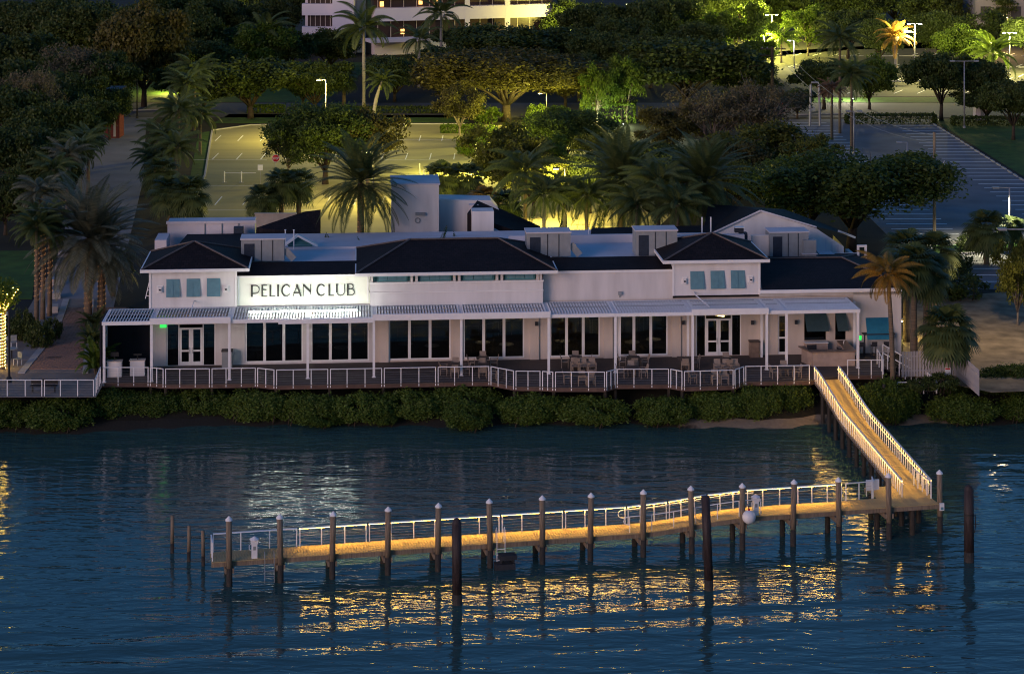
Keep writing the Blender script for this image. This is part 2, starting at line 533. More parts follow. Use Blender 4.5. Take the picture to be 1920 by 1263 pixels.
sheet('lawn', [(0, 470), (70, 470), (60, 560), (0, 560)], 'lawn', 0.012)
sheet('promenade', [(-60, 744), (180, 744), (205, 700), (215, 640), (200, 560), (190, 500), (100, 500), (40, 600), (-60, 620)], 'plaza_concrete', -0.004)
brick_path = sheet('path', [(42, 697), (158, 697), (170, 560), (128, 560), (108, 620)], 'plaza_concrete', 0.008)

# bricks of the path that still read one by one near the promenade: laid in courses across it
brick_me = [boxmesh(0.46, 0.23, 0.045, 'paver_brick', 'brick')]
cnt = 0
y = 143.25
row = 0
while y < 149.5 and cnt < 296:
    xl = (44 - 960) * y / F + 0.35 + (y - 143) * 0.24
    xr = (158 - 960) * y / F - 0.2
    x = xl + (0.24 if row % 2 else 0)
    while x < xr:
        o = link('brick', brick_me[0], brick_path, (x, y, 0.005 + rnd.uniform(0, 0.006)), (0, 0, rnd.uniform(-.02, .02)), (0.98 / 0.98, 1, 1))
        cnt += 1
        x += 0.49
    y += 0.25
    row += 1
b = MB()
while y < 163:
    xl = -34.2 + (y - 149) * -0.02
    for k in range(9):
        x = -34.6 + k * 0.52 + (0.25 if row % 2 else 0) - (y - 149.5) * 0.06
        b.box(x - .24, x + .24, y - .115, y + .115, 0.009, 0.05)
    y += 0.25
    row += 1
tag(b.build('bricks_beyond', 'paver_brick', brick_path), kind='stuff')

# kerbs (real steps) along the lot and the path
def kerb(px, name='kerb', z=0.0, w=0.22, h=0.13, parent=None):
    b = MB()
    pts = [G(x, y, z) for x, y in px]
    for a, c in zip(pts, pts[1:]):
        d = (c - a).normalized() * 0.002
        b.bar(a + Vector((0, 0, h / 2)) + d, c + Vector((0, 0, h / 2)) - d, w, h)
    return tag(b.build(name, 'kerb', parent), kind='structure')
kerb([(398, 245), (470, 235), (700, 233), (872, 233)])
kerb([(340, 420), (384, 330), (398, 245)])
kerb([(40, 700), (104, 622), (124, 562)], w=0.5, h=0.08)
kerb([(160, 700), (172, 562)], w=0.4, h=0.08)
kerb([(232, 208), (330, 206)])
kerb([(1490, 216), (1580, 214)])
kerb([(1760, 455), (1910, 452)]); kerb([(1750, 478), (1915, 472)])

# painted stall lines
def stall(parent, x0, x1, y0, y1, w=0.22, z=0.006):
    dx, dy = x1 - x0, y1 - y0
    L = math.hypot(dx, dy)
    k = boxmesh(round(L, 1), w, 0.004, 'line_paint', 'stall_line')
    o = link('stall_line', k, parent, ((x0 + x1) / 2, (y0 + y1) / 2, z - 0.004), (0, 0, math.atan2(dy, dx)))
    return o
y = 173.0
while y < 279:
    stall(lot2, 51.8, 57.2, y, y)
    stall(lot2, 37.0, 43.0, y, y)
    y += 2.74
def ORD(k):
    n = k + 1
    return '%d%s' % (n, 'th' if 10 < n % 100 < 14 else {1: 'st', 2: 'nd', 3: 'rd'}.get(n % 10, 'th'))
stop_me = boxmesh(0.2, 1.8, 0.14, 'kerb', 'wheel_stop')
y = 176.0; k = 0
while y < 278:
    o = link('wheel_stop', stop_me, None, (57.35, y, 0), (0, 0, rnd.uniform(-.03, .03)))
    tag(o, 'white concrete wheel stop along the right car park edge, %s from the near end' % ORD(k), 'wheel stop', 'wheel stops along the right car park')
    y += 2.74; k += 1
for yy in (312, 330, 336, 352, 372):
    for i in range(14):
        x = 48 + i * 3.6
        stall(far_lot, x, x + 2.2, yy, yy + 4.6, 0.16)
for rw, yy in (('near', 329.0), ('middle', 351.0), ('far', 371.0)):
    for i in range(11):
        x = 62 + i * 5.6
        o = link('wheel_stop', boxmesh(4.6, 0.3, 0.14, 'kerb', 'wheel_stop'), None, (x, yy, 0))
        tag(o, 'pale kerb block in the %s row of the far car park, %s from left' % (rw, ORD(i)), 'wheel stop', 'kerb blocks in the far car park')
for (px, py, l) in ((430, 300, 9), (420, 348, 12), (450, 394, 16), (760, 300, 8), (780, 345, 8), (800, 262, 8)):
    p = G(px, py)
    stall(lot, p.x - l / 2, p.x + l / 2, p.y, p.y, 0.10)
for r_, (xa, xb) in ((214.0, (-31, 2)), (246.0, (-36, -4)), (262.0, (-38, 0))):
    x = xa
    while x < xb:
        stall(lot, x, x, r_ - 2.6, r_ + 2.6, .12)
        x += 2.9

# ------------------------------------------------------------------ vegetation meshes (shared)
def nrm(a):
    return a / np.maximum(np.linalg.norm(a, axis=-1, keepdims=True), 1e-6)
def leaf_quads(rs, c, out, ln, wd, flat=0.6):
    n = len(c)
    nor = nrm(rs.normal(size=(n, 3)) + out * flat + np.array([0, 0, 0.5]))
    a = nrm(np.cross(nor, rs.normal(size=(n, 3))))
    b = np.cross(nor, a)
    s = rs.uniform(0.6, 1.3, size=(n, 1))
    a, b = a * ln * s / 2, b * wd * s / 2
    return np.stack([c - a, c + b - a * 0.1, c + a, c - b - a * 0.1], axis=1)

def make_tree(seed, lobes=24, clumps=26, leaves=15, rad=(4.0, 4.0, 2.9), cz=5.9, lr=(1.5, 2.5), gap=0.15, ln=0.46, wd=0.26, bark='bark_dark', lm='leaf_dark', limb_n=12, trunk_r=0.32):
    rs = np.random.RandomState(seed)
    L = []
    while len(L) < lobes:
        p = rs.uniform(-1, 1, 3)
        if 0.15 < np.linalg.norm(p) < 1:
            L.append(np.array([p[0] * rad[0], p[1] * rad[1], cz + p[2] * rad[2]]))
    for k in range(lobes // 3):          # small outlying sprays break the outline
        a = rs.uniform(0, 6.28); e = rs.uniform(-.5, .9)
        L.append(np.array([rad[0] * 1.25 * math.cos(a) * math.cos(e), rad[1] * 1.25 * math.sin(a) * math.cos(e), cz + rad[2] * 1.25 * math.sin(e)]))
    Q = []
    for j, p in enumerate(L):
        r = rs.uniform(*lr) * (0.55 if j >= lobes else 1.0)
        d = nrm(rs.normal(size=(clumps, 3)))
        d[:, 2] = np.where(d[:, 2] < -0.6, -d[:, 2], d[:, 2])
        keep = rs.uniform(size=clumps) > gap * 0.5
        d = d[keep]
        cc = p + d * np.array([1, 1, 0.72]) * r * rs.uniform(0.6, 1.08, size=(len(d), 1))
        c = np.repeat(cc, leaves, 0) + rs.normal(size=(len(d) * leaves, 3)) * np.array([0.42, 0.42, 0.24])
        Q.append(leaf_quads(rs, c, np.repeat(d, leaves, 0), ln, wd))
    Q = np.concatenate(Q)
    cm = quads_mesh('crown', Q, lm)
    tb = MB()
    h0 = max(1.6, cz - rad[2] - 2.3)
    tb.tube([(0, 0, -0.2), (0.05, 0, h0 * 0.5), (0, 0.05, h0)], [trunk_r * 1.3, trunk_r, trunk_r * 0.85], 8)
    for p in L[:limb_n]:
        m1 = np.array([p[0] * 0.35, p[1] * 0.35, h0 + (p[2] - h0) * 0.45]) + rs.normal(size=3) * 0.25
        m2 = np.array([p[0] * 0.7, p[1] * 0.7, h0 + (p[2] - h0) * 0.75]) + rs.normal(size=3) * 0.3
        tb.tube([(0, 0, h0 - 0.15), m1, m2, p], [trunk_r * 0.55, trunk_r * 0.38, trunk_r * 0.24, trunk_r * 0.1], 5)
        for j in range(3):
            e = p + rs.normal(size=3) * np.array([1.1, 1.1, 0.7]) + np.array([0, 0, 0.6])
            tb.tube([m2, (m2 + e) / 2 + rs.normal(size=3) * 0.2, e], [trunk_r * 0.18, trunk_r * 0.12, trunk_r * 0.04], 4)
    tm = tb.mesh('trunk', bark, True)
    return cm, tm
TREES = {
    'dense': [make_tree(1, 30, 34, 22), make_tree(2, 28, 34, 22, (4.3, 4.3, 2.7), 6.0), make_tree(9, 30, 32, 22, (3.8, 4.2, 3.0), 5.7)],
    'spread': [make_tree(3, 34, 34, 21, (4.7, 4.7, 2.0), 6.6, (1.2, 2.0)), make_tree(4, 30, 34, 21, (4.6, 4.6, 2.2), 6.4, (1.2, 2.0))],
    'near': [make_tree(21, 36, 52, 17, (4.7, 4.7, 2.0), 6.5, (1.2, 2.1), 0.2, 0.34, 0.18), make_tree(22, 34, 50, 17, (4.3, 4.3, 2.8), 5.9, (1.3, 2.2), 0.2, 0.34, 0.18)],
    'loose': [make_tree(5, 26, 28, 17, (4.2, 4.2, 3.0), 5.8, (1.2, 2.0), 0.6, lm='leaf_olive', bark='bark_grey', limb_n=16, trunk_r=0.22),
              make_tree(6, 26, 27, 17, (4.0, 4.2, 3.1), 5.8, (1.2, 2.0), 0.6, lm='leaf_olive', bark='bark_grey', limb_n=16, trunk_r=0.22)],
    'bare': [make_tree(7, 30, 22, 12, (4.3, 4.3, 2.6), 6.4, (0.9, 1.7), 0.8, 0.42, 0.16, 'bark_grey', 'leaf_twig', 26, 0.26),
             make_tree(8, 30, 22, 12, (4.5, 4.3, 2.4), 6.5, (0.9, 1.7), 0.8, 0.42, 0.16, 'bark_grey', 'leaf_twig', 26, 0.26)],
}
def tree(kind, px, base, top, width, lm=None, label='', group=None, name='broadleaf_tree', v=None, bark=None, cat='tree'):
    p = G(px, base)
    h = ZT(top, p.y)
    w = width * p.y / F
    rz = rnd.uniform(0, 6.28)
    e = empty(name, (p.x, p.y, 0), rz, label, cat, group)
    e.scale = (w / 11.0, w / 11.0, h / 9.6)
    cm, tm = rnd.choice(TREES[kind]) if v is None else TREES[kind][v]
    c = link('crown', cm, e)
    t = link('trunk', tm, e)
    if lm: recolor(c, lm)
    if bark: recolor(t, bark)
    return e

def make_bush(seed, lm, n=120, clumps=13, leaves=11, ln=0.15, wd=0.085, hz=1.0, round_=False):
    """Bush of radius about 2 and height about 2.2 on the ground."""
    rs = np.random.RandomState(seed)
    Q = []
    for i in range(n):
        while True:
            p = rs.uniform(-1, 1, 3)
            if np.linalg.norm(p) < 1: break
        p = p / np.linalg.norm(p) * rs.uniform(.55, 1.0) ** .6
        p = np.array([p[0] * 1.55, p[1] * 1.55, 0.90 + p[2] * 0.80])
        r = rs.uniform(0.22, 0.42)
        d = nrm(rs.normal(size=(clumps, 3)))
        cc = p + d * r * rs.uniform(0.5, 1.1, size=(clumps, 1))
        c = np.repeat(cc, leaves, 0) + rs.normal(size=(clumps * leaves, 3)) * 0.11
        out = nrm(c - np.array([0, 0, 0.4]))
        Q.append(leaf_quads(rs, c, out, ln, wd))
    Q = np.concatenate(Q)
    Q[:, :, 2] = np.maximum(Q[:, :, 2], 0.02)
    cm = quads_mesh('foliage', Q, lm)
    tb = MB()
    for i in range(16):
        a = rs.uniform(0, 6.28); r0 = rs.uniform(0.1, 1.3); r1 = r0 * rs.uniform(0.6, 1.2)
        tb.tube([(r0 * math.cos(a), r0 * math.sin(a), -0.4), (r0 * math.cos(a + .2), r0 * math.sin(a + .2), 0.5), (r1 * math.cos(a), r1 * math.sin(a), 1.3)], [0.035, 0.03, 0.012], 4)
    return cm, tb.mesh('stems', 'bark_dark', True)
BUSH = [make_bush(11, 'leaf_mangrove'), make_bush(12, 'leaf_mangrove'), make_bush(13, 'leaf_mangrove')]
SHRUB = [make_bush(14, 'leaf_green', 30, 12, 9, 0.24, 0.12), make_bush(15, 'leaf_green', 30, 12, 9, 0.24, 0.12)]
def bush(x, y, z, w, h, d=None, label='', group=None, src=None, lm=None, name='mangrove_bush', cat='bush'):
    d = d or w
    e = empty(name, (x, y, z), rnd.choice((0, math.pi)) + rnd.uniform(-.25, .25), label, cat, group)
    e.scale = (w / 3.5, d / 3.5, h / 1.9)
    cm, sm = rnd.choice(src or BUSH)
    c = link('foliage', cm, e)
    link('stems', sm, e)
    if lm: recolor(c, lm)
    return e

# fronds
def frond(az, el, Ln, bend, n, lf, droop, wd=0.05, twist=0.0, rach=0.03):
    out = []
    d_h = np.array([math.cos(az), math.sin(az), 0.0])
    side = np.array([-math.sin(az), math.cos(az), 0.0])
    p = np.zeros(3)
    pts, dirs = [p.copy()], []
    m = n
    for i in range(m):
        t = i / m
        e = el - bend * t ** 1.25
        d = d_h * math.cos(e) + np.array([0, 0, math.sin(e)])
        p = p + d * Ln / m
        pts.append(p.copy()); dirs.append(d)
    dirs.append(dirs[-1])
    for i in range(m):
        a, b = pts[i], pts[i + 1]
        w = rach * (1 - i / m) + 0.006
        out.append([a - side * w, b - side * w, b + side * w, a + side * w])
        if i / m < 0.12: continue
        t = i / m
        l = lf * (math.sin(math.pi * min(1, 0.18 + t * 0.86)) ** 0.6 + 0.1)
        d = dirs[i]
        up = np.cross(d, side)
        for sg in (-1, 1):
            for h2 in (0.0, 0.5):
                q = a + (b - a) * h2
                v = side * sg * 0.85 + d * 0.55 - np.array([0, 0, 1]) * droop + up * 0.12
                v = v / np.linalg.norm(v) * l
                tip = q + v
                out.append([q - d * wd * .5, q + v * 0.5 - d * wd * 0.5 , tip, q + v * 0.5 + d * wd * 0.6])
    return out
def fan(az, el, pet, rad, n, droop):
    out = []
    d_h = np.array([math.cos(az), math.sin(az), 0.0])
    side = np.array([-math.sin(az), math.cos(az), 0.0])
    d = d_h * math.cos(el) + np.array([0, 0, math.sin(el)])
    c = d * pet
    out.append([-side * .02, c - side * .02, c + side * .02, side * .02])
    e2 = el - 0.5
    d2 = d_h * math.cos(e2) + np.array([0, 0, math.sin(e2)])
    for k in range(n):
        a = (k / (n - 1) - 0.5) * 3.6
        v = d2 * math.cos(a) + side * math.sin(a)
        l = rad * (0.75 + 0.25 * math.cos(a))
        w = side * math.cos(a) - d2 * math.sin(a)
        mid = c + v * l * 0.6
        tip = c + v * l - np.array([0, 0, droop * l])
        out.append([c, mid - w * 0.085, tip, mid + w * 0.085])
    return out
def make_crown(kind, seed, m):
    rs = random.Random(seed)
    Q = []
    if kind == 'date':
        N = 70
        for i in range(N):
            t = i / N
            Q += frond(i * 2.39996 + rs.uniform(-.2, .2), R(84 - 122 * t + rs.uniform(-6, 6)), 3.5 * rs.uniform(.88, 1.08), R(48 + 22 * rs.random()), 28, 0.52, 0.25, 0.055)
    elif kind == 'coconut':
        N = 30
        for i in range(N):
            t = i / N
            Q += frond(i * 2.39996 + rs.uniform(-.25, .25), R(78 - 95 * t + rs.uniform(-8, 8)), 3.5 * rs.uniform(.85, 1.1), R(70 + 35 * rs.random()), 34, 0.66, 0.8, 0.052)
    elif kind == 'royal':
        N = 22
        for i in range(N):
            t = i / N
            Q += frond(i * 2.39996 + rs.uniform(-.25, .25), R(80 - 95 * t + rs.uniform(-8, 8)), 3.5 * rs.uniform(.85, 1.1), R(75 + 30 * rs.random()), 30, 0.62, 0.6, 0.065)
    elif kind == 'sabal':
        for i in range(46):
            t = i / 46
            Q += fan(i * 2.39996 + rs.uniform(-.2, .2), R(85 - 135 * t + rs.uniform(-8, 8)), 1.15 * rs.uniform(.8, 1.1), 1.25 * rs.uniform(.85, 1.1), 17, 0.28)
    elif kind == 'areca':
        for i in range(26):
            t = i / 26
            Q += frond(i * 2.39996 + rs.uniform(-.3, .3), R(86 - 50 * t + rs.uniform(-6, 6)), 2.6 * rs.uniform(.8, 1.15), R(65 + 40 * rs.random()), 24, 0.5, 0.5, 0.06)
    return quads_mesh('crown', Q, m)
PALM = {
    'date': ([make_crown('date', 1, 'frond_green'), make_crown('date', 2, 'frond_green')], 2.55, 0.95, 'palm_bark'),
    'coconut': ([make_crown('coconut', 3, 'frond_green'), make_crown('coconut', 4, 'frond_green')], 2.35, 0.7, 'palm_bark'),
    'royal': ([make_crown('royal', 5, 'frond_green'), make_crown('royal', 6, 'frond_green')], 2.3, 0.75, 'royal_bark'),
    'sabal': ([make_crown('sabal', 7, 'frond_green'), make_crown('sabal', 8, 'frond_green')], 1.95, 0.95, 'palm_bark'),
}
ARECA = [make_crown('areca', 9, 'frond_green'), make_crown('areca', 10, 'frond_green')]
fairy_me = None
def palm(kind, px, base, top, width, label, group=None, d=None, lm=None, lean=0.0, tr=None, lights=None, name=None, bark=None, z0=0.0):
    p = G(px, base) if d is None else Vector(((px - 960) * d / F, d, 0))
    meshes, rad, up, bk = PALM[kind]
    w = width * p.y / F / 2
    s = w / rad
    ztop = ZT(top, p.y)
    zt = ztop - up * w          # where the fronds leave the trunk
    nm = name or {'date': 'date_palm', 'coconut': 'coconut_palm', 'royal': 'royal_palm', 'sabal': 'cabbage_palm'}[kind]
    e = empty(nm, (p.x, p.y, z0), 0, label, 'palm', group)
    r0 = tr or {'date': 0.27, 'coconut': 0.16, 'royal': 0.24, 'sabal': 0.22}[kind]
    hz = zt - z0
    tb = MB()
    pts, rr = [], []
    for i in range(9):
        t = i / 8
        pts.append((lean * t * t, 0.15 * math.sin(t * 2.5), hz * t - (0.2 if i == 0 else 0)))
        rr.append(r0 * (1.25 - 0.35 * t if kind != 'royal' else (1.2, 1.05, 1, 1.05, 1.1, 1.05, .9, .75, .6)[i]))
    tb.tube(pts, rr, 8)
    tb.build('trunk', bark or bk, e, smooth=True)
    c = link('crown', rnd.choice(meshes), e, (lean, 0.15 * math.sin(2.5), hz), (0, 0, rnd.uniform(0, 6.28)), (s, s, s))
    if lm: recolor(c, lm)
    if kind == 'royal':
        MB().tube([(lean * .9, 0.12, hz - 1.3 * s), (lean, 0.09, hz - .3 * s), (lean, 0.09, hz + .1)], [r0 * .62, r0 * .6, r0 * .3], 8).build('crownshaft', 'leaf_green', e, smooth=True)
    if lights:
        lb = MB()
        n = int(hz * 26)
        for i in range(n):
            t = i / n
            if lights[1] and not (lights[1][0] < t < lights[1][1]): continue
            a = i * 0.62 + rnd.uniform(-.2, .2)
            rr0 = r0 * (1.25 - .35 * t) + 0.025
            cx, cy, cz = lean * t * t + rr0 * math.cos(a), 0.15 * math.sin(t * 2.5) + rr0 * math.sin(a), hz * t
            q = 0.024
            lb.poly([(cx - q, cy, cz), (cx, cy - q, cz), (cx + q, cy, cz), (cx, cy + q, cz), (cx, cy, cz - q), (cx, cy, cz + q)],
                    [(0, 1, 5), (1, 2, 5), (2, 3, 5), (3, 0, 5), (1, 0, 4), (2, 1, 4), (3, 2, 4), (0, 3, 4)])
        tag(lb.build('string_lights', lights[0], e), kind='stuff')
    return e
def areca(px, base, w_px, h_top, label, group=None, d=None, lm=None, z0=0.0):
    p = G(px, base) if d is None else Vector(((px - 960) * d / F, d, 0))
    s = w_px * p.y / F / 2 / 1.9
    hz = (ZT(h_top, p.y) - z0) / 2.5
    e = empty('palm_shrub', (p.x, p.y, z0), rnd.uniform(0, 6.28), label, 'palm', group)
    e.scale = (s, s, hz)
    c = link('crown', rnd.choice(ARECA), e, (0, 0, 0.15))
    if lm: recolor(c, lm)
    tb = MB()
    for i in range(7):
        a = i * 0.9
        tb.tube([(.12 * math.cos(a), .12 * math.sin(a), -.1), (.2 * math.cos(a), .2 * math.sin(a), .7)], [.04, .03], 5)
    tb.build('stems', 'palm_bark', e)
    return e
# ------------------------------------------------------------------ the club building (local frame: u along the front, v back, z up)
Y0, BR = 146.0, R(4.3)
cB, sB = math.cos(BR), math.sin(BR)
def LU(px, v=0.0):
    t = (px - 960) / F
    return (t * (Y0 + v * cB) + v * sB) / (cB - t * sB)
def LZ(px, py, v=0.0):
    u = LU(px, v)
    return H - (py - YH) * (Y0 + u * sB + v * cB) / F
def LW(u, v, z=0.0):
    return Vector((u * cB - v * sB, Y0 + u * sB + v * cB, z))

club = empty('club_building', (0, Y0, 0), BR, 'long white waterfront restaurant with dark hip roofs and a lit name wall', 'building')

def holes(b, u0, u1, z0, z1, v0, v1, ops):
    """Wall slab with rectangular openings."""
    x = u0
    for ua, ub, za, zb in sorted(ops):
        if ua > x: b.box(x, ua, v0, v1, z0, z1)
        if za > z0: b.box(ua, ub, v0, v1, z0, za)
        if zb < z1: b.box(ua, ub, v0, v1, zb, z1)
        x = ub
    if x < u1: b.box(x, u1, v0, v1, z0, z1)
    return b

WT = 4.22
uL, uR = LU(281), LU(1690)
wins = [(460, 568), (583, 692), (729, 845), (869, 983), (1031, 1125), (1157, 1252)]
ops = [(LU(a), LU(b), 0.12, 3.1) for a, b in wins]
doorL = (LU(312), LU(404), 0.02, 3.0)
doorR = (LU(1305), LU(1390), 0.02, 3.0)
doorS = (LU(1459), LU(1475), 0.02, 2.9)
barw = (LU(1508), LU(1549), 1.0, 3.0)
barw2 = (LU(1566), LU(1586), 1.0, 3.0)
allops = ops + [doorL, doorR, doorS, barw, barw2]
mid = LU(700)
holes(MB(), uL, mid, -0.4, WT, 0, 0.3, [o for o in allops if o[1] <= mid]).build('wall', 'stucco', club)
holes(MB(), mid, LU(1600), -0.4, WT, 0, 0.3, [o for o in allops if o[0] >= mid]).build('wall', 'stucco_warm', club)
MB().box(LU(1600), uR, 0.0, 0.3, -0.4, 4.55).build('wall', 'stucco', club)
MB().box(uL, uL + 0.3, 0.3, 16, -0.4, 4.2).build('wall', 'stucco', club)
MB().box(uR - 0.3, uR, 0.3, 16, -0.4, 4.5).build('wall', 'stucco', club)
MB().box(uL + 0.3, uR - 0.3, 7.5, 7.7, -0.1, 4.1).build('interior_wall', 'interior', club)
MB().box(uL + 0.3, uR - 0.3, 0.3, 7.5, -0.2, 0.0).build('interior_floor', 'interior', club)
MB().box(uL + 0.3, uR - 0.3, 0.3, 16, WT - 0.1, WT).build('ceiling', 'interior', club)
for px in (720, 858, 1002, 1140, 1268):       # flat pilasters between the glazing
    u = LU(px)
    MB().box(u - 0.33, u + 0.33, -0.12, -0.003, 0, 3.9).build('pilaster', 'stucco_warm', club)

# window units: frame, mullions, one object per pane
for (a, b, z0, z1) in ops:
    fr = MB()
    fr.box(a, b, 0.05, 0.16, z0, z0 + 0.1).box(a, b, 0.05, 0.16, z1 - 0.1, z1)
    fr.box(a, a + 0.1, 0.05, 0.16, z0 + .1, z1 - .1).box(b - 0.1, b, 0.05, 0.16, z0 + .1, z1 - .1)
    w = (b - a - 0.2 - 0.4) / 3
    for k in (1, 2):
        x = a + 0.1 + k * w + (k - 1) * 0.2
        fr.box(x, x + 0.2, 0.03, 0.18, z0 + .1, z1 - .1)
    f = fr.build('window', 'white_paint', club)
    for k in range(3):
        x = a + 0.1 + k * (w + 0.2)
        MB().box(x, x + w, 0.09, 0.11, z0 + .1, z1 - .1).build('pane', 'glass', f)

def double_door(op, side):
    a, b, z0, z1 = op
    fr = MB()
    w = b - a
    s = w * side
    fr.box(a, b, 0.06, 0.16, z1 - 0.08, z1)
    for x in (a, a + s, b - s - 0.08, b - 0.08):
        fr.box(x, x + 0.08, 0.06, 0.16, z0, z1 - 0.08)
    f = fr.build('door_frame', 'white_paint', club)
    for x0, x1 in ((a + 0.08, a + s), (b - s, b - 0.08)):
        MB().box(x0, x1, 0.10, 0.12, z0, z1 - .08).build('pane', 'glass', f)
    m = (a + b) / 2
    for x0, x1, hx in ((a + s + .09, m - .006, m - .12), (m + .006, b - s - .09, m + .12)):
        d = MB()
        zt = z1 - 0.32
        d.box(x0, x1, .07, .12, z0 + .01, z0 + .25).box(x0, x1, .07, .12, zt - .14, zt).box(x0, x1, .07, .12, 0.98, 1.10)
        d.box(x0, x0 + .15, .07, .12, z0 + .25, .98).box(x1 - .15, x1, .07, .12, z0 + .25, .98)
        d.box(x0, x0 + .15, .07, .12, 1.10, zt - .14).box(x1 - .15, x1, .07, .12, 1.10, zt - .14)
        do = d.build('door', 'white_paint', club)
        MB().box(x0 + .15, x1 - .15, .09, .105, z0 + .25, .98).build('pane', 'glass', do)
        MB().box(x0 + .15, x1 - .15, .09, .105, 1.10, zt - .14).build('pane', 'glass', do)
        MB().tube([(hx, 0.03, 0.85), (hx, 0.0, .95), (hx, 0.0, 1.2), (hx, .03, 1.3)], .018, 5).build('handle', 'steel_pole', do)
double_door(doorL, 0.24)
double_door(doorR, 0.20)
a, b, z0, z1 = doorS
d = MB().box(a, a + .09, .06, .12, z0, z1).box(b - .09, b, .06, .12, z0, z1).box(a + .09, b - .09, .06, .12, z1 - .1, z1).box(a + .09, b - .09, .06, .12, z0, .2).box(a + .09, b - .09, .06, .12, 1.15, 1.27)
d = d.build('door', 'white_paint', club)
MB().box(a + .09, b - .09, .08, .095, .2, 1.15).build('pane', 'glass', d)
MB().box(a + .09, b - .09, .08, .095, 1.27, z1 - .1).build('pane', 'glass', d)

# near-black panels put where the open bay at the veranda end is only in shade
dk = empty('bay_shade', LW(LU(240), 0.2), BR, 'near-black panels imitating the shade of the open bay at the left end of the veranda', 'screen')
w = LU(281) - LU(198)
MB().box(-w / 2, w / 2 - 0.01, 0.0, 0.1, 0, 3.95).build('panel', 'bay_shade', dk)
MB().box(-w / 2, -w / 2 + .1, -3.6, -0.01, 0, 3.95).build('side_panel', 'bay_shade', dk)

# lap siding on the two little towers
def lap(u0, u1, z0, z1, v, name='siding', m='siding', step=0.19):
    b = MB()
    z = z0
    while z < z1 - 0.01:
        t = min(step, z1 - z)
        b.poly([(u0, v - 0.03, z), (u1, v - 0.03, z), (u1, v, z + t), (u0, v, z + t), (u0, v + .25, z), (u1, v + .25, z), (u1, v + .25, z + t), (u0, v + .25, z + t)],
               [(0, 1, 2, 3), (0, 4, 5, 1), (3, 2, 6, 7), (0, 3, 7, 4), (1, 5, 6, 2)])
        z += step
    return b.build(name, m, club)

def hip(parent, u0, u1, v0, v1, ze, zr, ra, rb, vr, name='roof', fascia=0.20):
    """Hip roof over the rectangle, ridge from (ra,vr) to (rb,vr)."""
    E = [(u0, v0, ze), (u1, v0, ze), (u1, v1, ze), (u0, v1, ze), (ra, vr, zr), (rb, vr, zr)]
    b = MB()
    fs = [(0, 1, 5, 4), (2, 3, 4, 5), (1, 2, 5), (3, 0, 4), (3, 2, 1, 0)]
    b.poly(E, fs)
    r = b.build(name, 'roof_tile', parent)
    g = MB()
    t = 0.09
    g.box(u0 - t, u1 + t, v0 - t, v0 - .003, ze - fascia, ze + .02).box(u0 - t, u1 + t, v1 + .003, v1 + t, ze - fascia, ze + .02)
    g.box(u0 - t, u0 - .003, v0 - .002, v1 + .002, ze - fascia, ze + .02).box(u1 + .003, u1 + t, v0 - .002, v1 + .002, ze - fascia, ze + .02)
    g.box(u0, u1, v0, v1, ze - fascia, ze - fascia + .02)
    g.build('gutter', 'white_paint', r)
    for i, j in ((0, 4), (1, 5), (3, 4), (2, 5)) + (((4, 5),) if rb - ra > .1 else ()):
        a2, b2 = Vector(E[i]), Vector(E[j])
        MB().tube([a2 + Vector((0, 0, .03)), b2 + Vector((0, 0, .03))], .075, 6).build('ridge_cap', 'ridge_cap', r)
    return r

def shutter(px0, px1, py0, py1, v, tilt=0.16):
    u0, u1 = LU(px0, v), LU(px1, v)
    z0, z1 = LZ((px0 + px1) / 2, py1, v), LZ((px0 + px1) / 2, py0, v)
    b = MB()
    b.poly([(u0, v - .05, z1), (u1, v - .05, z1), (u1, v - .05 - tilt, z0), (u0, v - .05 - tilt, z0), (u0, v - .01, z1), (u1, v - .01, z1), (u1, v - tilt + .0, z0), (u0, v - tilt + .0, z0)],
           [(0, 3, 2, 1), (4, 5, 6, 7), (0, 1, 5, 4), (1, 2, 6, 5), (2, 3, 7, 6), (3, 0, 4, 7)])
    s = b.build('shutter', 'teal_shutter', club)
    m = (u0 + u1) / 2
    MB().bar((m, v - .065, z1), (m, v - .07 - tilt, z0), .05, .02, (0, -1, 0)).build('batten', 'teal_shutter', s)
    n = 16
    lv = MB()
    for k in range(n):
        t = (k + .5) / n
        z = z1 + (z0 - z1) * t
        vv = v - .055 - tilt * t
        lv.box(u0 + .05, m - .04, vv - .02, vv, z - .012, z + .014).box(m + .04, u1 - .05, vv - .02, vv, z - .012, z + .014)
    tag(lv.build('slats', 'teal_shutter', s), kind='stuff')
    MB().box(u0 + .06, u1 - .06, v + 0.0, v + .02, z0 + .05, z1 - .02).build('window_opening', 'charcoal', s)

def wall_light(px, py, v):
    u, z = LU(px, v), LZ(px, py, v)
    e = empty('wall_lantern', LW(u, v - .04, z), BR, '', 'lamp')
    MB().box(-.22, .22, -.02, .03, -.25, .28).build('back_plate', 'white_paint', e)
    MB().box(-.12, .12, -.16, -.02, -.2, .18).build('housing', 'siding', e)
    MB().lathe([(0, -.08), (.06, -.06), (.07, .03), (0, .05)], 8, (0, -.18, 0)).build('bulb', 'black_metal', e)
    return e

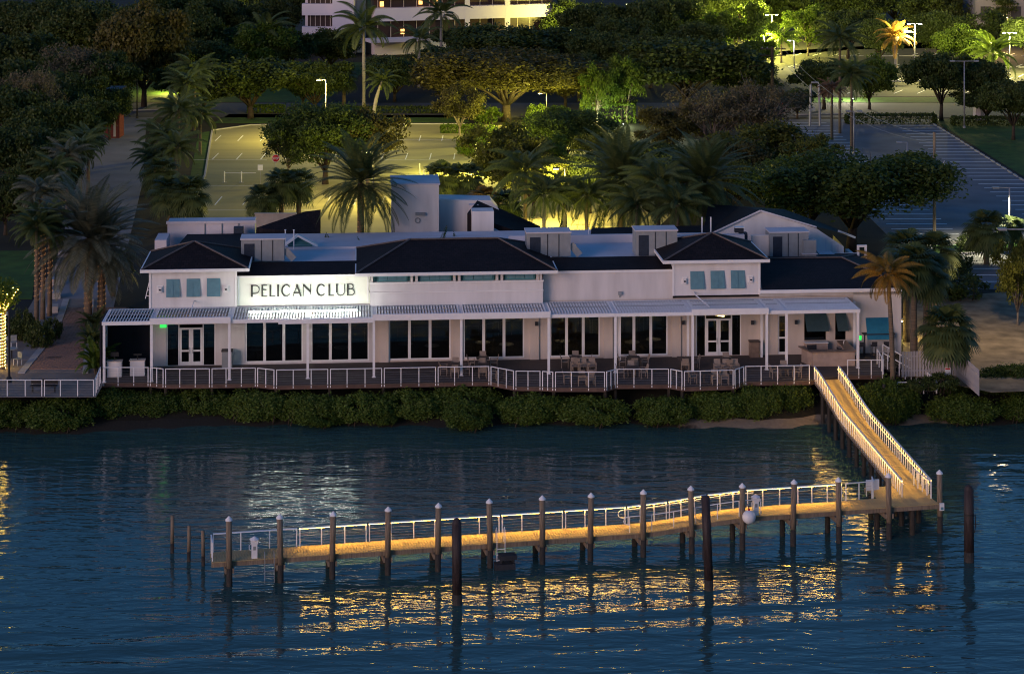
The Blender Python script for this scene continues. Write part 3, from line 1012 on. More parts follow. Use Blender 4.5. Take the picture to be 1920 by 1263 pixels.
def tower(px0, px1, pyw, eave_px, pye, apex, lab, zb):
    v = -0.25
    u0, u1 = LU(px0, v), LU(px1, v)
    ze = LZ((px0 + px1) / 2, pye, v - .6)
    lap(u0, u1, zb, ze - .15, v)
    MB().box(u0 - .06, u0 + .1, v - .06, v - .031, zb, ze - .15).build('corner_board', 'white_paint', club)
    MB().box(u1 - .1, u1 + .06, v - .06, v - .031, zb, ze - .15).build('corner_board', 'white_paint', club)
    MB().box(u0 + .01, u0 + .2, v + .26, 5.4, zb, ze - .15).build('side_wall', 'siding', club)
    MB().box(u1 - .2, u1 - .01, v + .26, 5.4, zb, ze - .15).build('side_wall', 'siding', club)
    MB().box(u0 + .2, u1 - .2, 5.2, 5.39, zb, ze - .15).build('back_wall', 'siding', club)
    vr = 2.6
    hip(club, LU(eave_px[0], -.8), LU(eave_px[1], -.8), -.8, 6.0, ze, LZ(apex[0], apex[1], vr), LU(apex[0], vr) - .03, LU(apex[0], vr) + .03, vr)
tower(281, 443, 577, (265, 465), 505, (365, 453), 'left', 4.0)
tower(1262, 1424, 553, (1245, 1441), 488, (1335, 437), 'right', LZ(1340, 553, -.25))
for a, b in ((312, 337), (350, 375), (388, 413)): shutter(a, b, 523 - (a - 312) * .02, 556 - (a - 312) * .02, -.25)
for a, b in ((1294, 1320), (1332, 1358), (1370, 1396)): shutter(a, b, 508 - (a - 1294) * .02, 541 - (a - 1294) * .02, -.25)
for i, (px, py) in enumerate(((300, 542), (424, 541), (1283, 526), (1407, 523))):
    tag(wall_light(px, py, -.25), ['box lantern left of the shutters on the left tower', 'box lantern right of the shutters on the left tower', 'box lantern left of the shutters on the right tower', 'box lantern right of the shutters on the right tower'][i], 'lamp', 'wall lanterns on the towers')

# the name wall and its letters
su0, su1 = LU(443, 0), LU(694, 0)
sz = LZ(570, 515)
MB().box(su0 + .02, su1 - .02, -.02, .28, WT, sz).build('name_wall', 'sign_board', club)
MB().box(su0 + .02, su1 - .02, -.12, -.022, sz - .12, sz).build('name_wall_trim', 'white_paint', club)
for u in (su0 + .12, su1 - .22):
    MB().box(u, u + .1, -.08, -.022, WT + .1, sz - .12).build('name_wall_trim', 'white_paint', club)

sign = empty('name_sign', LW(LU(470), -.1, 0), BR, 'black art deco letters spelling PELICAN CLUB on the floodlit wall', 'sign')
def strokes(list_, hgt, wid):
    """Letter mesh from strokes of (points, thick) in a unit box."""
    b = MB()
    for pts, th in list_:
        for (x0, z0), (x1, z1) in zip(pts, pts[1:]):
            a, c = Vector((x0 * wid, 0, z0 * hgt)), Vector((x1 * wid, 0, z1 * hgt))
            e = (c - a).normalized() * min(.4 * th, .012)
            b.bar(a - e, c + e, th, .07, (0, 1, 0))
    return b.mesh('letter', 'black_letter')
def arc(cx, cz, rx, rz, a0, a1, n=12):
    return [(cx + rx * math.cos(R(a0 + (a1 - a0) * i / n)), cz + rz * math.sin(R(a0 + (a1 - a0) * i / n))) for i in range(n + 1)]
TH, TN = .13, .054
LET = {
    'P': [([(.08, 0), (.08, 1)], TH), ([(.08, .97), (.5, .97)] + arc(.5, .62, .48, .35, 90, -90, 10) + [(.08, .27)], TN)],
    'E': [([(.12, 0), (.12, 1)], TH), ([(.1, .98), (.98, .98)], TN), ([(.1, .58), (.85, .58)], TN), ([(.1, .02), (.98, .02)], TN)],
    'L': [([(.12, 0), (.12, 1)], TH), ([(.1, .02), (.98, .02)], TN)],
    'I': [([(.5, 0), (.5, 1)], TH)],
    'C': [(arc(.5, .5, .46, .48, 40, 118, 6), TN * 1.2), (arc(.5, .5, .46, .48, 112, 248, 12), TH * .85), (arc(.5, .5, .46, .48, 242, 320, 6), TN * 1.2)],
    'A': [([(.02, 0), (.50, 1)], TN), ([(.47, 1), (.92, 0)], TH), ([(.08, .28), (.8, .28)], TN * 1.8)],
    'N': [([(.03, 0), (.03, 1)], TN), ([(.06, .97), (.94, .38)], TH), ([(.97, .15), (.97, 1)], TN)],
    'U': [([(.1, 1), (.1, .3)], TH), ([(.1, .32)] + arc(.53, .32, .43, .31, 180, 360, 12) + [(.97, 1)], TN)],
    'B': [([(.1, 0), (.1, 1)], TH), ([(.1, .98), (.5, .98)] + arc(.5, .77, .32, .21, 90, -90, 8) + [(.1, .56)], TN), ([(.1, .56), (.55, .56)] + arc(.55, .29, .43, .27, 90, -90, 8) + [(.1, .02)], TN)],
}
for ch, z0, z1 in (('P', 158, 235), ('E', 256, 308), ('L', 333, 385), ('I', 402, 422), ('C', 445, 535), ('A', 552, 634), ('N', 648, 722), ('C', 778, 862), ('L', 890, 943), ('U', 960, 1042), ('B', 1064, 1135)):
    p0, p1 = 440 + z0 / 5.053, 440 + z1 / 5.053
    u0, u1 = LU(p0), LU(p1)
    zb = LZ(p0, 490 + (331 - (z0 - 158) * .0125) / 5.053)
    link('letter', strokes(LET[ch], .82, u1 - u0), sign, (u0 - LU(470), 0, zb))

# centre block with its clerestory band
v = -0.8
cu0, cu1 = LU(694, v), LU(1018, v)
cze = LZ(860, 510, v - .7)
zl = LZ(860, 529, v)
MB().box(cu0, cu1, v, -.03, WT - .2, zl - .02).build('wall', 'siding', club)
MB().box(cu0 - .05, cu1 + .05, v - .06, -.03, zl - .1 - .6, zl - .1 - .52).build('band_course', 'white_paint', club)
MB().box(cu0 - .06, cu1 + .06, v - .1, .0, zl - .02, zl + .08).build('ledge', 'white_paint', club)
MB().box(cu0 + .1, cu1 - .1, v + .35, v + .5, zl + .08, cze - .1).build('recess_wall', 'teal_trim', club)
for a, b in ((707, 764), (785, 846), (868, 926), (947, 1003)):
    u0, u1 = LU(a, v), LU(b, v)
    f = MB().box(u0, u1, v + .18, v + .3, zl + .08, zl + .16).box(u0, u1, v + .18, v + .3, cze - .28, cze - .2)
    f.box(u0, u0 + .08, v + .18, v + .3, zl + .16, cze - .28).box(u1 - .08, u1, v + .18, v + .3, zl + .16, cze - .28)
    f = f.build('clerestory_window', 'teal_trim', club)
    n = 3
    for k in range(n):
        x0 = u0 + .08 + k * (u1 - u0 - .16) / n
        MB().box(x0 + .02, x0 + (u1 - u0 - .16) / n - .02, v + .22, v + .25, zl + .16, cze - .28).build('pane', 'teal_shutter', f)
for px in (697, 772, 781, 852, 861, 932, 941, 1008, 1014):
    u = LU(px, v)
    MB().box(u - .09, u + .09, v - .04, v + .34, zl + .085, cze - .2).build('bracket', 'stucco', club)
vr = 3.6
hip(club, LU(668, v - .7), LU(1044, v - .7), v - .7, 8.0, cze, LZ(850, 448, vr), LU(769, vr), LU(934, vr), vr)

# plain wall towards the second tower, low wing at the end
ru0, ru1 = LU(1018, 0), LU(1262, 0)
rz = LZ(1140, 506)
MB().box(ru0 + .02, ru1 - .02, 0.002, .3, WT, rz).build('wall', 'stucco', club)
MB().box(ru0 + .02, ru1 - .02, -.1, -.001, rz - .18, rz).build('gutter', 'white_paint', club)
def skirt(u0, u1, z0, z1, v0, v1):
    b = MB().poly([(u0, v0, z0), (u1, v0, z0), (u1, v1, z1), (u0, v1, z1), (u0, v1 + .2, z0), (u1, v1 + .2, z0)], [(0, 1, 2, 3), (3, 2, 5, 4), (0, 3, 4), (1, 5, 2), (0, 4, 5, 1)])
    return b.build('roof', 'roof_tile', club)
skirt(su0, su1, sz + .01, LZ(560, 490, 2.6), -.14, 2.6)
skirt(ru0, ru1, rz + .01, LZ(1140, 481, 2.6), -.12, 2.6)
wu0 = LU(1424, 0)
wz = LZ(1560, 542, -.6)
wing_r = hip(club, wu0 + .02, LU(1702, -.6), -.6, 12.5, wz, LZ(1500, 484, 6), LU(1418, 6), LU(1578, 6), 6, fascia=.22)
MB().box(wu0, uR, 0.0, .25, 4.25, wz - .23).build('wall', 'stucco', club)

# flat roof, parapets behind the skirts
fz = LZ(600, 489, 3.2)
MB().box(LU(448, 2.7), LU(1260, 2.7), 2.85, 15.5, fz - .35, fz - .25).build('flat_roof', 'roof_white', club)
pz1 = LZ(600, 463, 9)
MB().box(LU(500, 9), LU(690, 9), 9, 9.3, fz - .25, pz1).build('parapet', 'roof_white', club)
pz2 = LZ(1130, 440, 10)
MB().box(LU(954, 10), LU(1330, 10), 10, 10.3, fz - .25, pz2).build('parapet', 'roof_white', club)

# the rear range: pale block, dark slopes, gables, white stair tower
def bx(name, px0, px1, py0, py1, v, dv, m, zbase=3.0, full=False):
    u0, u1 = LU(px0, v), LU(px1, v)
    zt = LZ((px0 + px1) / 2, py0, v)
    zb = LZ((px0 + px1) / 2, py1, v) if full else zbase
    return MB().box(u0, u1, v, v + dv, zb, zt).build(name, m, club)
bx('parapet_block', 314, 478, 416, 440, 19, 2.0, 'roof_white')
MB().box(LU(314, 19) - .1, LU(478, 19) + .1, 18.9, 19.2, LZ(400, 416, 19) - .12, LZ(400, 416, 19) + .08).build('coping', 'roof_white', club)
for px in (384, 416, 447):
    MB().box(LU(px, 19) - .04, LU(px, 19) + .04, 18.93, 18.995, 3.2, LZ(400, 416, 19) - .13).build('panel_seam', 'hvac', club)
u0, u1 = LU(326, 12), LU(545, 12)
za, zb2 = LZ(430, 466, 12), LZ(430, 438, 17)
MB().poly([(u0, 12, za), (u1, 12, za), (u1 + .6, 17, zb2), (u0 + .6, 17, zb2), (u1 + .6, 17.2, za), (u0 + .6, 17.2, za)], [(0, 1, 2, 3), (3, 2, 4, 5), (0, 3, 5), (1, 4, 2), (0, 5, 4, 1)]).build('roof', 'roof_tile', club)
bx('vent_stub', 438, 456, 427, 440, 17.4, .8, 'hvac_grille')
bx('side_block', 290, 312, 450, 480, 15, 3, 'roof_white', 2.5)
# dark gable slope behind
g0, g1, vz = LU(480, 17.3), LU(600, 17.3), 17.3
MB().poly([(g0, vz, LZ(480, 440, vz)), (g1, vz, LZ(600, 440, vz)), (g1, vz + 3.2, LZ(592, 393, vz + 3.2)), (LU(570, vz + 3), vz + 3.2, LZ(570, 397, vz + 3.2)), (g0, vz + .3, LZ(480, 427, vz + .3)), (g0, vz + 5, 3), (g1, vz + 5, 3)],
          [(0, 1, 2, 3, 4), (4, 3, 2, 6, 5), (0, 4, 5), (1, 6, 2), (0, 5, 6, 1)]).build('roof', 'roof_tile', club)
# little white dormer gable with teal face
v = 9.6
da, db, dm = LU(534, v), LU(592, v), LU(559, v)
ze, zr = LZ(560, 459, v), LZ(559, 442, v)
MB().poly([(da, v, ze), (db, v, ze), (dm, v, zr)], [(0, 1, 2)]).poly([(da + .25, v - .05, ze - .5), (db - .25, v - .05, ze - .5), (db - .25, v - .05, ze), (da + .25, v - .05, ze)], [(0, 1, 2, 3)]).build('dormer_face', 'teal_trim', club)
MB().bar((da - .15, v - .2, ze - .05), (dm, v - .2, zr + .08), .5, .16, (0, 0, 1)).bar((dm, v - .2, zr + .08), (db + .15, v - .2, ze - .05), .5, .16, (0, 0, 1)).build('dormer_roof', 'white_paint', club)
MB().box(da + .1, db - .1, v, v + 3, fz - .25, ze - .2).build('dormer_body', 'roof_white', club)
# white stair tower
v = 20
bx('stair_tower', 735, 823, 347, 450, v, 4.5, 'siding', 3.0)
t0, t1, tz = LU(735, v), LU(823, v), LZ(780, 347, v)
MB().box(t0 - .1, t1 + .1, v - .1, v + 4.6, tz, tz + .12).build('coping', 'roof_white', club)
uq = LU(788, v)
MB().box(uq - .4, uq + .4, v - .25, v - .01, LZ(788, 402, v) - .05, LZ(788, 398, v)).build('vent_hood', 'hvac', club)
MB().lathe([(.17, 0), (.23, .02), (.23, .06), (.17, .08)], 14).build('round_vent', 'hvac', club, (LU(783, v), v - .01, LZ(783, 413, v)), (R(90), 0, 0))
v = 22
b = MB()
q = [(823, 450), (935, 450), (935, 392), (921, 376), (823, 374)]
pts = [(LU(x, v), LZ(x, y, v)) for x, y in q]
n = len(pts)
b.poly([(x, v, z) for x, z in pts] + [(x, v + 2.5, z) for x, z in pts], [tuple(range(n)), tuple(reversed(range(n, 2 * n)))] + [(i, n + i, n + (i + 1) % n, (i + 1) % n) for i in range(n)])
b.build('stair_parapet', 'siding', club)
v = 16.6
bx('roof_cabinet', 885, 926, 396, 430, v, 1.6, 'siding', 4.0)
bx('roof_cabinet', 880, 897, 384, 396, v + 4.2, .6, 'roof_white', 5.0)
v = 17.5
q = [(876, 400), (1000, 445), (1000, 470), (876, 470)]
pts = [(LU(x, v), LZ(x, y, v)) for x, y in q]
b = MB().poly([(pts[0][0], v, pts[0][1]), (pts[1][0], v, pts[1][1]), (pts[2][0], v, 3), (pts[3][0], v, 3), (pts[0][0] + 1.2, v + 5, pts[0][1] + .3), (pts[1][0] + 1.0, v + 5, pts[1][1])], [(0, 3, 2, 1), (0, 1, 5, 4), (0, 4, 3), (1, 2, 5), (2, 3, 4, 5)])
b.build('roof', 'roof_tile', club)
MB().bar((LU(925, 17.2), 17.2, LZ(925, 430, 17.2)), (LU(945, 17.2), 17.2, LZ(945, 440, 17.2)), .25, .2).build('skylight', 'roof_white', club)
# right rear: low dark slope and the big gable hall
v = 12.5
u0, u1 = LU(1108, v), LU(1345, v)
MB().poly([(u0, v, LZ(1200, 441, v)), (u1, v, LZ(1200, 441, v)), (u1, v + 3, LZ(1200, 424, v + 3)), (u0 + .4, v + 3, LZ(1200, 426, v + 3)), (u1, v + 6, 4), (u0, v + 6, 4)], [(0, 1, 2, 3), (3, 2, 4, 5), (0, 3, 5), (1, 4, 2), (0, 5, 4, 1)]).build('roof', 'roof_tile', club)
v = 13.0
ga, gm, gb, gc = LU(1335, v), LU(1425, v), LU(1530, v), LU(1582, v)
za, zm, zb3, zc = LZ(1335, 438, v), LZ(1425, 396, v), LZ(1530, 428, v), LZ(1582, 462, v)
b = MB().poly([(ga, v, 4), (gc, v, 4), (gc, v, zc), (gb, v, zb3), (gm, v, zm), (ga, v, za)], [(0, 1, 2, 3, 4, 5)])
b.poly([(gc, v, 4), (gc + .3, v + 5, 4), (gc + .3, v + 5, zc), (gc, v, zc)], [(0, 1, 2, 3)])
b.build('gable_wall', 'siding', club)
vb = 22.0
for px in (1548, 1560, 1571):
    MB().box(LU(px, v) - .05, LU(px, v) + .05, v - .06, v - .002, 4.6, LZ(px, 445 + (px - 1548) * .6, v)).build('batten', 'roof_white', club)
b = MB()
e0, e1 = Vector((ga - .8, v - .15, za - .2)), Vector((gm, v - .15, zm + .1))
e2, e3 = Vector((gb + .0, v - .15, zb3 + .15)), Vector((LU(1600, 17), 17, LZ(1600, 442, 17)))
top0, top1 = Vector((LU(1328, vb) , vb, LZ(1328, 378, vb) - .2)), Vector((LU(1400, vb), vb, LZ(1400, 384, vb)))
b.poly([e0, e1, (gm + .1, vb, LZ(1425, 386, vb)), top0, e2, (LU(1470, vb), vb, LZ(1480, 392, vb)), e3, (LU(1600, vb), vb, LZ(1600, 440, vb))],
       [(0, 1, 2, 3), (1, 4, 5, 2), (4, 6, 7, 5)])
b.build('roof', 'roof_tile', club)
MB().bar(e2 + Vector((2.6, 3.4, -1.0)), e3 + Vector((0.1, -.1, -.12)), .2, .16).build('gutter', 'white_paint', club)
MB().bar(e0 + Vector((0.1, -.06, -.02)), e1 + Vector((0, -.06, -.02)), .05, .12).bar(e1 + Vector((0.01, -.06, -.02)), e2 + Vector((0, -.06, -.02)), .05, .12).build('verge_board', 'roof_white', club)
MB().box(LU(1240, 8.5), LU(1396, 8.5), 8.5, 9, fz - .25, LZ(1330, 441, 8.5)).build('parapet', 'roof_white', club)
MB().box(LU(1425, 8.6), LU(1582, 8.6), 8.6, 13, 4.4, LZ(1500, 484, 8.6) - .3).build('roof_terrace', 'roof_white', club)

# things standing on the roof
def ac_unit(px0, px1, py0, py1, v, label, slats=True, depth=1.8):
    u0, u1 = LU(px0, v), LU(px1, v)
    z0, z1 = LZ(px0, py1, v), LZ(px0, py0, v)
    w, h = u1 - u0, z1 - z0
    e = empty('rooftop_unit', LW(u0, v, z0), BR, label, 'air conditioner', 'rooftop air units')
    MB().box(0, w, 0, depth, 0, h).build('casing', 'hvac', e)
    MB().box(-.06, w + .06, -.06, depth + .06, h + .003, h + .1).build('lid', 'roof_white', e)
    MB().box(.22, .22 + w * .24, -.03, -.003, .02, h - .28).build('grille', 'hvac_grille', e)
    for k in (.46, .72):
        MB().box(w * k, w * k + .05, -.04, -.003, .02, h - .05).build('seam', 'charcoal', e)
    MB().bar((w + .02, .2, h * .5), (w + .7, .2, 0.05), .5, .08, (0, 1, 0)).build('duct', 'hvac', e)
    return e
ac_unit(452, 533, 450, 490, 3.4, 'grey rooftop air unit beside the left tower, next to the small dormer')
ac_unit(988, 1070, 438, 482, 3.6, 'grey rooftop air unit just right of the centre hip roof')
ac_unit(1192, 1270, 434, 480, 3.6, 'grey rooftop air unit just left of the right tower')
ac_unit(1444, 1516, 437, 484, 9.0, 'double-decked grey air unit standing before the white gable wall')
e = empty('duct_box', LW(LU(1505, 9), 8.7, LZ(1505, 483, 9)), BR, 'small grey duct box at the foot of the white gable', 'duct')
MB().box(0, 1.0, -.0, .8, 0, 1.4).build('casing', 'hvac', e); MB().box(-.1, 1.1, -.1, .9, .3, .36).build('lip', 'roof_white', e)
e = empty('vent_box', LW(LU(1388, 9), 8.9, LZ(1388, 456, 9)), BR, 'dark vent cowl between the right tower and the white gable', 'vent')
MB().box(-.05, .55, 0, .6, 0, .8).build('casing', 'hvac_grille', e); MB().box(-.4, .25, 0, .5, .83, 1.2).build('cowl', 'charcoal', e)
MB().box(-.45, .3, -.03, .53, 1.203, 1.25).build('lid', 'white_paint', e)
e = empty('screen_panel', LW(LU(1412, 9), 9.6, LZ(1412, 484, 9)), BR, 'pale plain panel left of the double-decked air unit', 'panel')
MB().box(0, 1.35, 0, .1, 0, 1.6).build('board', 'stucco', e)
MB().box(-.03, 1.38, -.03, .13, 1.603, 1.66).build('coping', 'white_paint', e)
# roof ladder
e = empty('roof_ladder', LW(LU(1317, 8), 8.2, LZ(1317, 441, 8)), BR, 'white ladder rails rising over the right tower roof', 'ladder')
for x in (0, .68):
    MB().bar((x, 0, -.6), (x, 0, 1.35), .09).build('rail', 'white_paint', e)
for z in (-.3, .05):
    MB().bar((.05, 0, z), (.63, 0, z), .06).build('rung', 'white_paint', e)
for px, py0, py1, vv, lab in ((535, 430, 462, 10.5, 'thin white vent pipe at the left of the small dormer'), (551, 430, 478, 9.0, 'thin white vent pipe before the small dormer'), (1104, 427, 441, 11, 'short white vent pipe on the parapet behind the roof')):
    o = MB().tube([(0, 0, -.5), (0, 0, (py1 - py0) / 25.5)], .045, 6)
    e = empty('vent_pipe', LW(LU(px, vv), vv, LZ(px, py1, vv)), 0, lab, 'pipe')
    o.build('pipe', 'white_paint', e)
    MB().lathe([(.0, .06), (.08, .03), (.08, 0)], 8, (0, 0, (py1 - py0) / 25.5)).build('cap', 'white_paint', e)
e = empty('roof_frame', LW(LU(1616, 10), 10, 4.3), BR, 'small white frame standing past the right end of the roof', 'frame')
MB().bar((-.3, 0, 0), (-.3, 0, 1.5), .16).bar((.3, 0, 0), (.3, 0, 1.5), .16).bar((-.38, 0, 1.58), (.38, 0, 1.58), .16).build('frame', 'white_paint', e)

# bar at the end of the veranda: teal hatch shutters, counter
for (a, b, z0, z1), m in ((barw, 'awning_dark'), (barw2, 'awning_dark')):
    s = MB().poly([(a, -.02, z1), (b, -.02, z1), (b + .1, -.5, 1.75), (a + .1, -.5, 1.75), (a, .03, z1), (b, .03, z1), (b + .1, -.44, 1.75), (a + .1, -.44, 1.75)],
                  [(0, 3, 2, 1), (4, 5, 6, 7), (0, 1, 5, 4), (1, 2, 6, 5), (2, 3, 7, 6), (3, 0, 4, 7)]).build('hatch_shutter', m, club)
    MB().box(a, b, .1, .14, z0, z1).build('hatch_pane', 'glass', s)
a, b = LU(1623), LU(1667)
z1, z0 = LZ(1645, 595), LZ(1645, 632)
awn = MB().poly([(a, -.02, z1), (b, -.02, z1), (b + .05, -.75, z0), (a - .05, -.75, z0), (a, .0, z1 - .06), (b, .0, z1 - .06), (b + .05, -.71, z0), (a - .05, -.71, z0)],
              [(0, 3, 2, 1), (4, 5, 6, 7), (0, 1, 5, 4), (1, 2, 6, 5), (2, 3, 7, 6), (3, 0, 4, 7)]).build('window_awning', 'awning_blue', club)
MB().box(a - .3, b + .3, -.6, -.02, 1.45, 1.53).build('serving_shelf', 'charcoal', club)
for x in (a - .2, b + .2):
    MB().bar((x, -.5, .0), (x, -.5, 1.45), .1).build('shelf_leg', 'charcoal', club)

bar = empty('bar_counter', LW(LU(1552, -2.8), -2.8, 0), BR, 'tan bar counter with a dark top beside the head of the gangway', 'bar')
w = (LU(1604, -3.4) - LU(1512, -3.4))
MB().box(-w / 2 + .5, w / 2, -.8, -.65, 0, 1.02).build('front_panel', 'bar_stone', bar)
MB().poly([(-w / 2, .6, 0), (-w / 2 + .49, -.8, 0), (-w / 2 + .49, -.8, 1.02), (-w / 2, .6, 1.02), (-w / 2 + .15, .6, 0), (-w / 2 + .49, -.65, 0), (-w / 2 + .49, -.65, 1.02), (-w / 2 + .15, .6, 1.02)],
          [(0, 1, 2, 3), (4, 7, 6, 5), (0, 3, 7, 4), (3, 2, 6, 7)]).build('side_panel', 'bar_stone', bar)
MB().box(-w / 2 + .3, w / 2 + .1, -1.0, -.4, 1.023, 1.10).build('bar_top', 'bar_top', bar)
MB().poly([(-w / 2 - .2, .8, 1.023), (-w / 2 + .29, -1.0, 1.023), (-w / 2 + .29, -.4, 1.023), (-w / 2 + .3, .8, 1.023), (-w / 2 - .2, .8, 1.10), (-w / 2 + .29, -1.0, 1.10), (-w / 2 + .29, -.4, 1.10), (-w / 2 + .3, .8, 1.10)],
          [(0, 3, 2, 1), (4, 5, 6, 7), (0, 1, 5, 4), (2, 3, 7, 6), (3, 0, 4, 7)]).build('side_top', 'bar_top', bar)
MB().box(w / 2 - .55, w / 2, -.39, 2.2, 0, 1.02).build('end_panel', 'bar_stone', bar)
MB().box(w / 2 - .6, w / 2 + .08, -.39, 2.2, 1.023, 1.10).build('end_top', 'bar_top', bar)
e = empty('bar_sink', LW(LU(1582, -1.6), -1.8, .0), BR, 'steel tap and basin inside the bar counter', 'sink')
MB().box(-.5, .3, -.2, .3, .0, .88).build('cabinet', 'charcoal', e)
MB().box(-.48, .28, -.18, .28, .883, .92).build('basin', 'steel_pole', e)
MB().tube([(0, .2, .9), (0, .2, 1.25), (0, .12, 1.35), (0, 0, 1.32)], .022, 6).build('tap', 'rail_white', e)
e = empty('back_counter', LW(LU(1535, -1.0), -.7, 0), BR, 'pale back counter with a dark cooler under the teal hatch', 'counter')
MB().box(-.9, .75, 0, .5, 0, .95).build('body', 'bar_stone', e)
MB().box(-.95, .8, -.05, .55, .953, 1.0).build('top', 'white_paint', e)
MB().box(-.8, -.1, -.03, -.003, .1, .85).build('cooler_door', 'charcoal', e)
# ------------------------------------------------------------------ interior chandelier
e = empty('chandelier', LW(LU(1352, 3.2), 3.2, 0), BR, 'warm glowing chandelier seen through the right glass doors', 'lamp')
MB().tube([(0, 0, 2.5), (0, 0, 4.1)], .02, 5).build('stem', 'black_metal', e)
b = MB()
for k in range(14):
    a = k * 2.4
    r = .15 + .05 * k
    b.box(r * math.cos(a) - .09, r * math.cos(a) + .09, .5 * r * math.sin(a) - .05, .5 * r * math.sin(a) + .05, 2.1 + .028 * k, 2.24 + .03 * k)
tag(b.build('shade_pieces', 'chandelier', e), kind='stuff')

for k, px in enumerate((905, 950, 1055, 1100, 1185, 1225)):  # pendants added to lift the dark glazing
    e = empty('added_pendant_lamp', LW(LU(px, 3.5), 3.5, 0), BR, 'added dim pendant lamp brightening the glazing, %s from the left' % ('first', 'second', 'third', 'fourth', 'fifth', 'sixth')[k], 'lamp', 'added pendant lamps inside the restaurant')
    MB().tube([(0, 0, 2.35), (0, 0, 4.1)], .012, 4).build('cord', 'black_metal', e)
    MB().lathe([(.03, .22), (.2, .0), (.16, .0)], 10, (0, 0, 2.15)).build('shade', 'bar_stone', e)
    MB().lathe([(0, -.08), (.07, -.03), (.05, .06), (0, .08)], 8, (0, 0, 2.17)).build('bulb', 'pendant', e)
    L = bpy.data.lights.new('pendant', 'POINT'); L.energy = 9; L.color = (1, .62, .3); L.shadow_soft_size = .08
    lo = bpy.data.objects.new('pendant', L); C.objects.link(lo); lo.parent = e; lo.location = (0, 0, 2.0)
for k, px in enumerate((480, 610, 640, 760, 810, 905, 950, 1055, 1185, 1225)):
    e = empty('dining_table', LW(LU(px, 1.6 + .7 * (k % 2)), 1.6 + .7 * (k % 2), 0), BR, 'white-topped dining table behind the glazing, %s from the left' % ('first', 'second', 'third', 'fourth', 'fifth', 'sixth', 'seventh', 'eighth', 'ninth', 'tenth')[k], 'table', 'dining tables inside the restaurant')
    MB().lathe([(0, .72), (.55, .72), (.55, .75), (0, .75)], 16).build('table_top', 'plastic_white', e)
    MB().tube([(0, 0, 0), (0, 0, .72)], .05, 6).build('pedestal', 'black_metal', e)
# ------------------------------------------------------------------ terrace deck
FB = -0.25
def GD(px, py):       # foot of the fascia -> terrace edge at z = 0
    p = G(px, py, FB)
    return Vector((p.x, p.y, 0))
edge_px = [(192, 724), (280, 724), (308, 727), (395, 726.5), (481, 725), (516, 729), (617, 727.5), (718, 725.7), (819, 723.5), (919, 722), (965, 731), (1015, 731.5), (1039, 733), (1136, 733), (1155, 727.5), (1256, 727), (1281, 732), (1377, 729), (1396, 722), (1520, 720), (1587, 710), (1657, 709.5)]
edge = [GD(*p) for p in edge_px]
back = [LW(LU(1690) - .1, .1), LW(LU(198), .1)]
rt = edge[-1] + Vector((0.15, 3.2, 0))
outline = [(p.x, p.y) for p in edge] + [(rt.x, rt.y)] + [(p.x, p.y) for p in back]
terrace = tag(MB().prism(outline, -.06, 0).build('terrace', 'deck_wood'), kind='structure')
fb = MB()
for a, b in zip(edge, edge[1:]):
    d = (b - a).normalized() * .002
    fb.bar(a + d + Vector((0, .06, -.19)), b - d + Vector((0, .06, -.19)), .06, .24)
fb.build('fascia', 'fascia_wood', terrace)
for i, p in enumerate(edge[1:-1:1]):
    MB().tube([(p.x, p.y + .7, -2.6), (p.x, p.y + .7, -.07)], .13, 7).build('stilt', 'timber_wet', terrace)

# railings: posts, rails and cables each a part
post_cache = {}
def railing(name, label, pts, h=1.07, lap_=.22, w=.055, mids=None, m='rail_white', cat='railing', cables=5, led=None, second=False, doubles=True, bottom=True):
    e = empty(name, pts[0], 0, label, cat)
    o = Vector(pts[0])
    P = [Vector(p) - o for p in pts]
    hh = h + lap_
    pm = boxmesh(w, w, hh - .05, m, 'post')
    for i, (a, b) in enumerate(zip(P, P[1:])):
        d = b - a
        L = d.length
        az = math.atan2(d.y, d.x)
        off = .09 if doubles else .03
        dn = d.normalized()
        n = mids[i] if mids else max(1, int(round(L / 1.25)) - 1)
        for k in range(n + 2):
            t = k / (n + 1)
            s = min(max(t * L, off), L - off)
            p = a + dn * s
            link('post', pm, e, (p.x, p.y, p.z - lap_), (0, 0, az))
        A, B = a + dn * (off - w / 2), b - dn * (off - w / 2)
        up = Vector((0, 0, h))
        MB().bar(A + up - Vector((0, 0, .022)), B + up - Vector((0, 0, .022)), .12 if led else .07, .045).build('top_rail', m, e)
        if bottom:
            pass
        cb = MB()
        for k in range(cables):
            z = Vector((0, 0, .12 + k * (h - .25) / cables))
            cb.bar(A + z, B + z, .008)
        tag(cb.build('cable_mesh', 'steel_pole', e), kind='stuff')
        if led and i > 0:
            q = Vector((0, 0, h - .050))
            MB().bar(A + q, B + q, .085, .008).build('light_strip', led[0], e)
    return e
ins = Vector((0, .03, 0))
railing('terrace_railing', 'white post and cable railing zigzagging along the terrace front', [p + ins for p in edge[:20]],
        mids=[2, 1, 2, 2, 1, 2, 2, 2, 2, 2, 1, 1, 2, 1, 2, 1, 2, 1, 3])
railing('terrace_railing', 'short white railing on the terrace corner right of the gangway', [edge[20] + ins, edge[21] + ins, rt + Vector((-.05, 0, 0))], mids=[2, 2])
pr = [G(-70, 742, -.0), G(-20, 742), G(81, 742), G(178, 742), GD(192, 724) + Vector((-.12, 0.0, 0))]
railing('promenade_railing', 'white railing of the lower promenade at the left edge', pr, mids=[1, 2, 2, 3], h=1.1, lap_=.02)

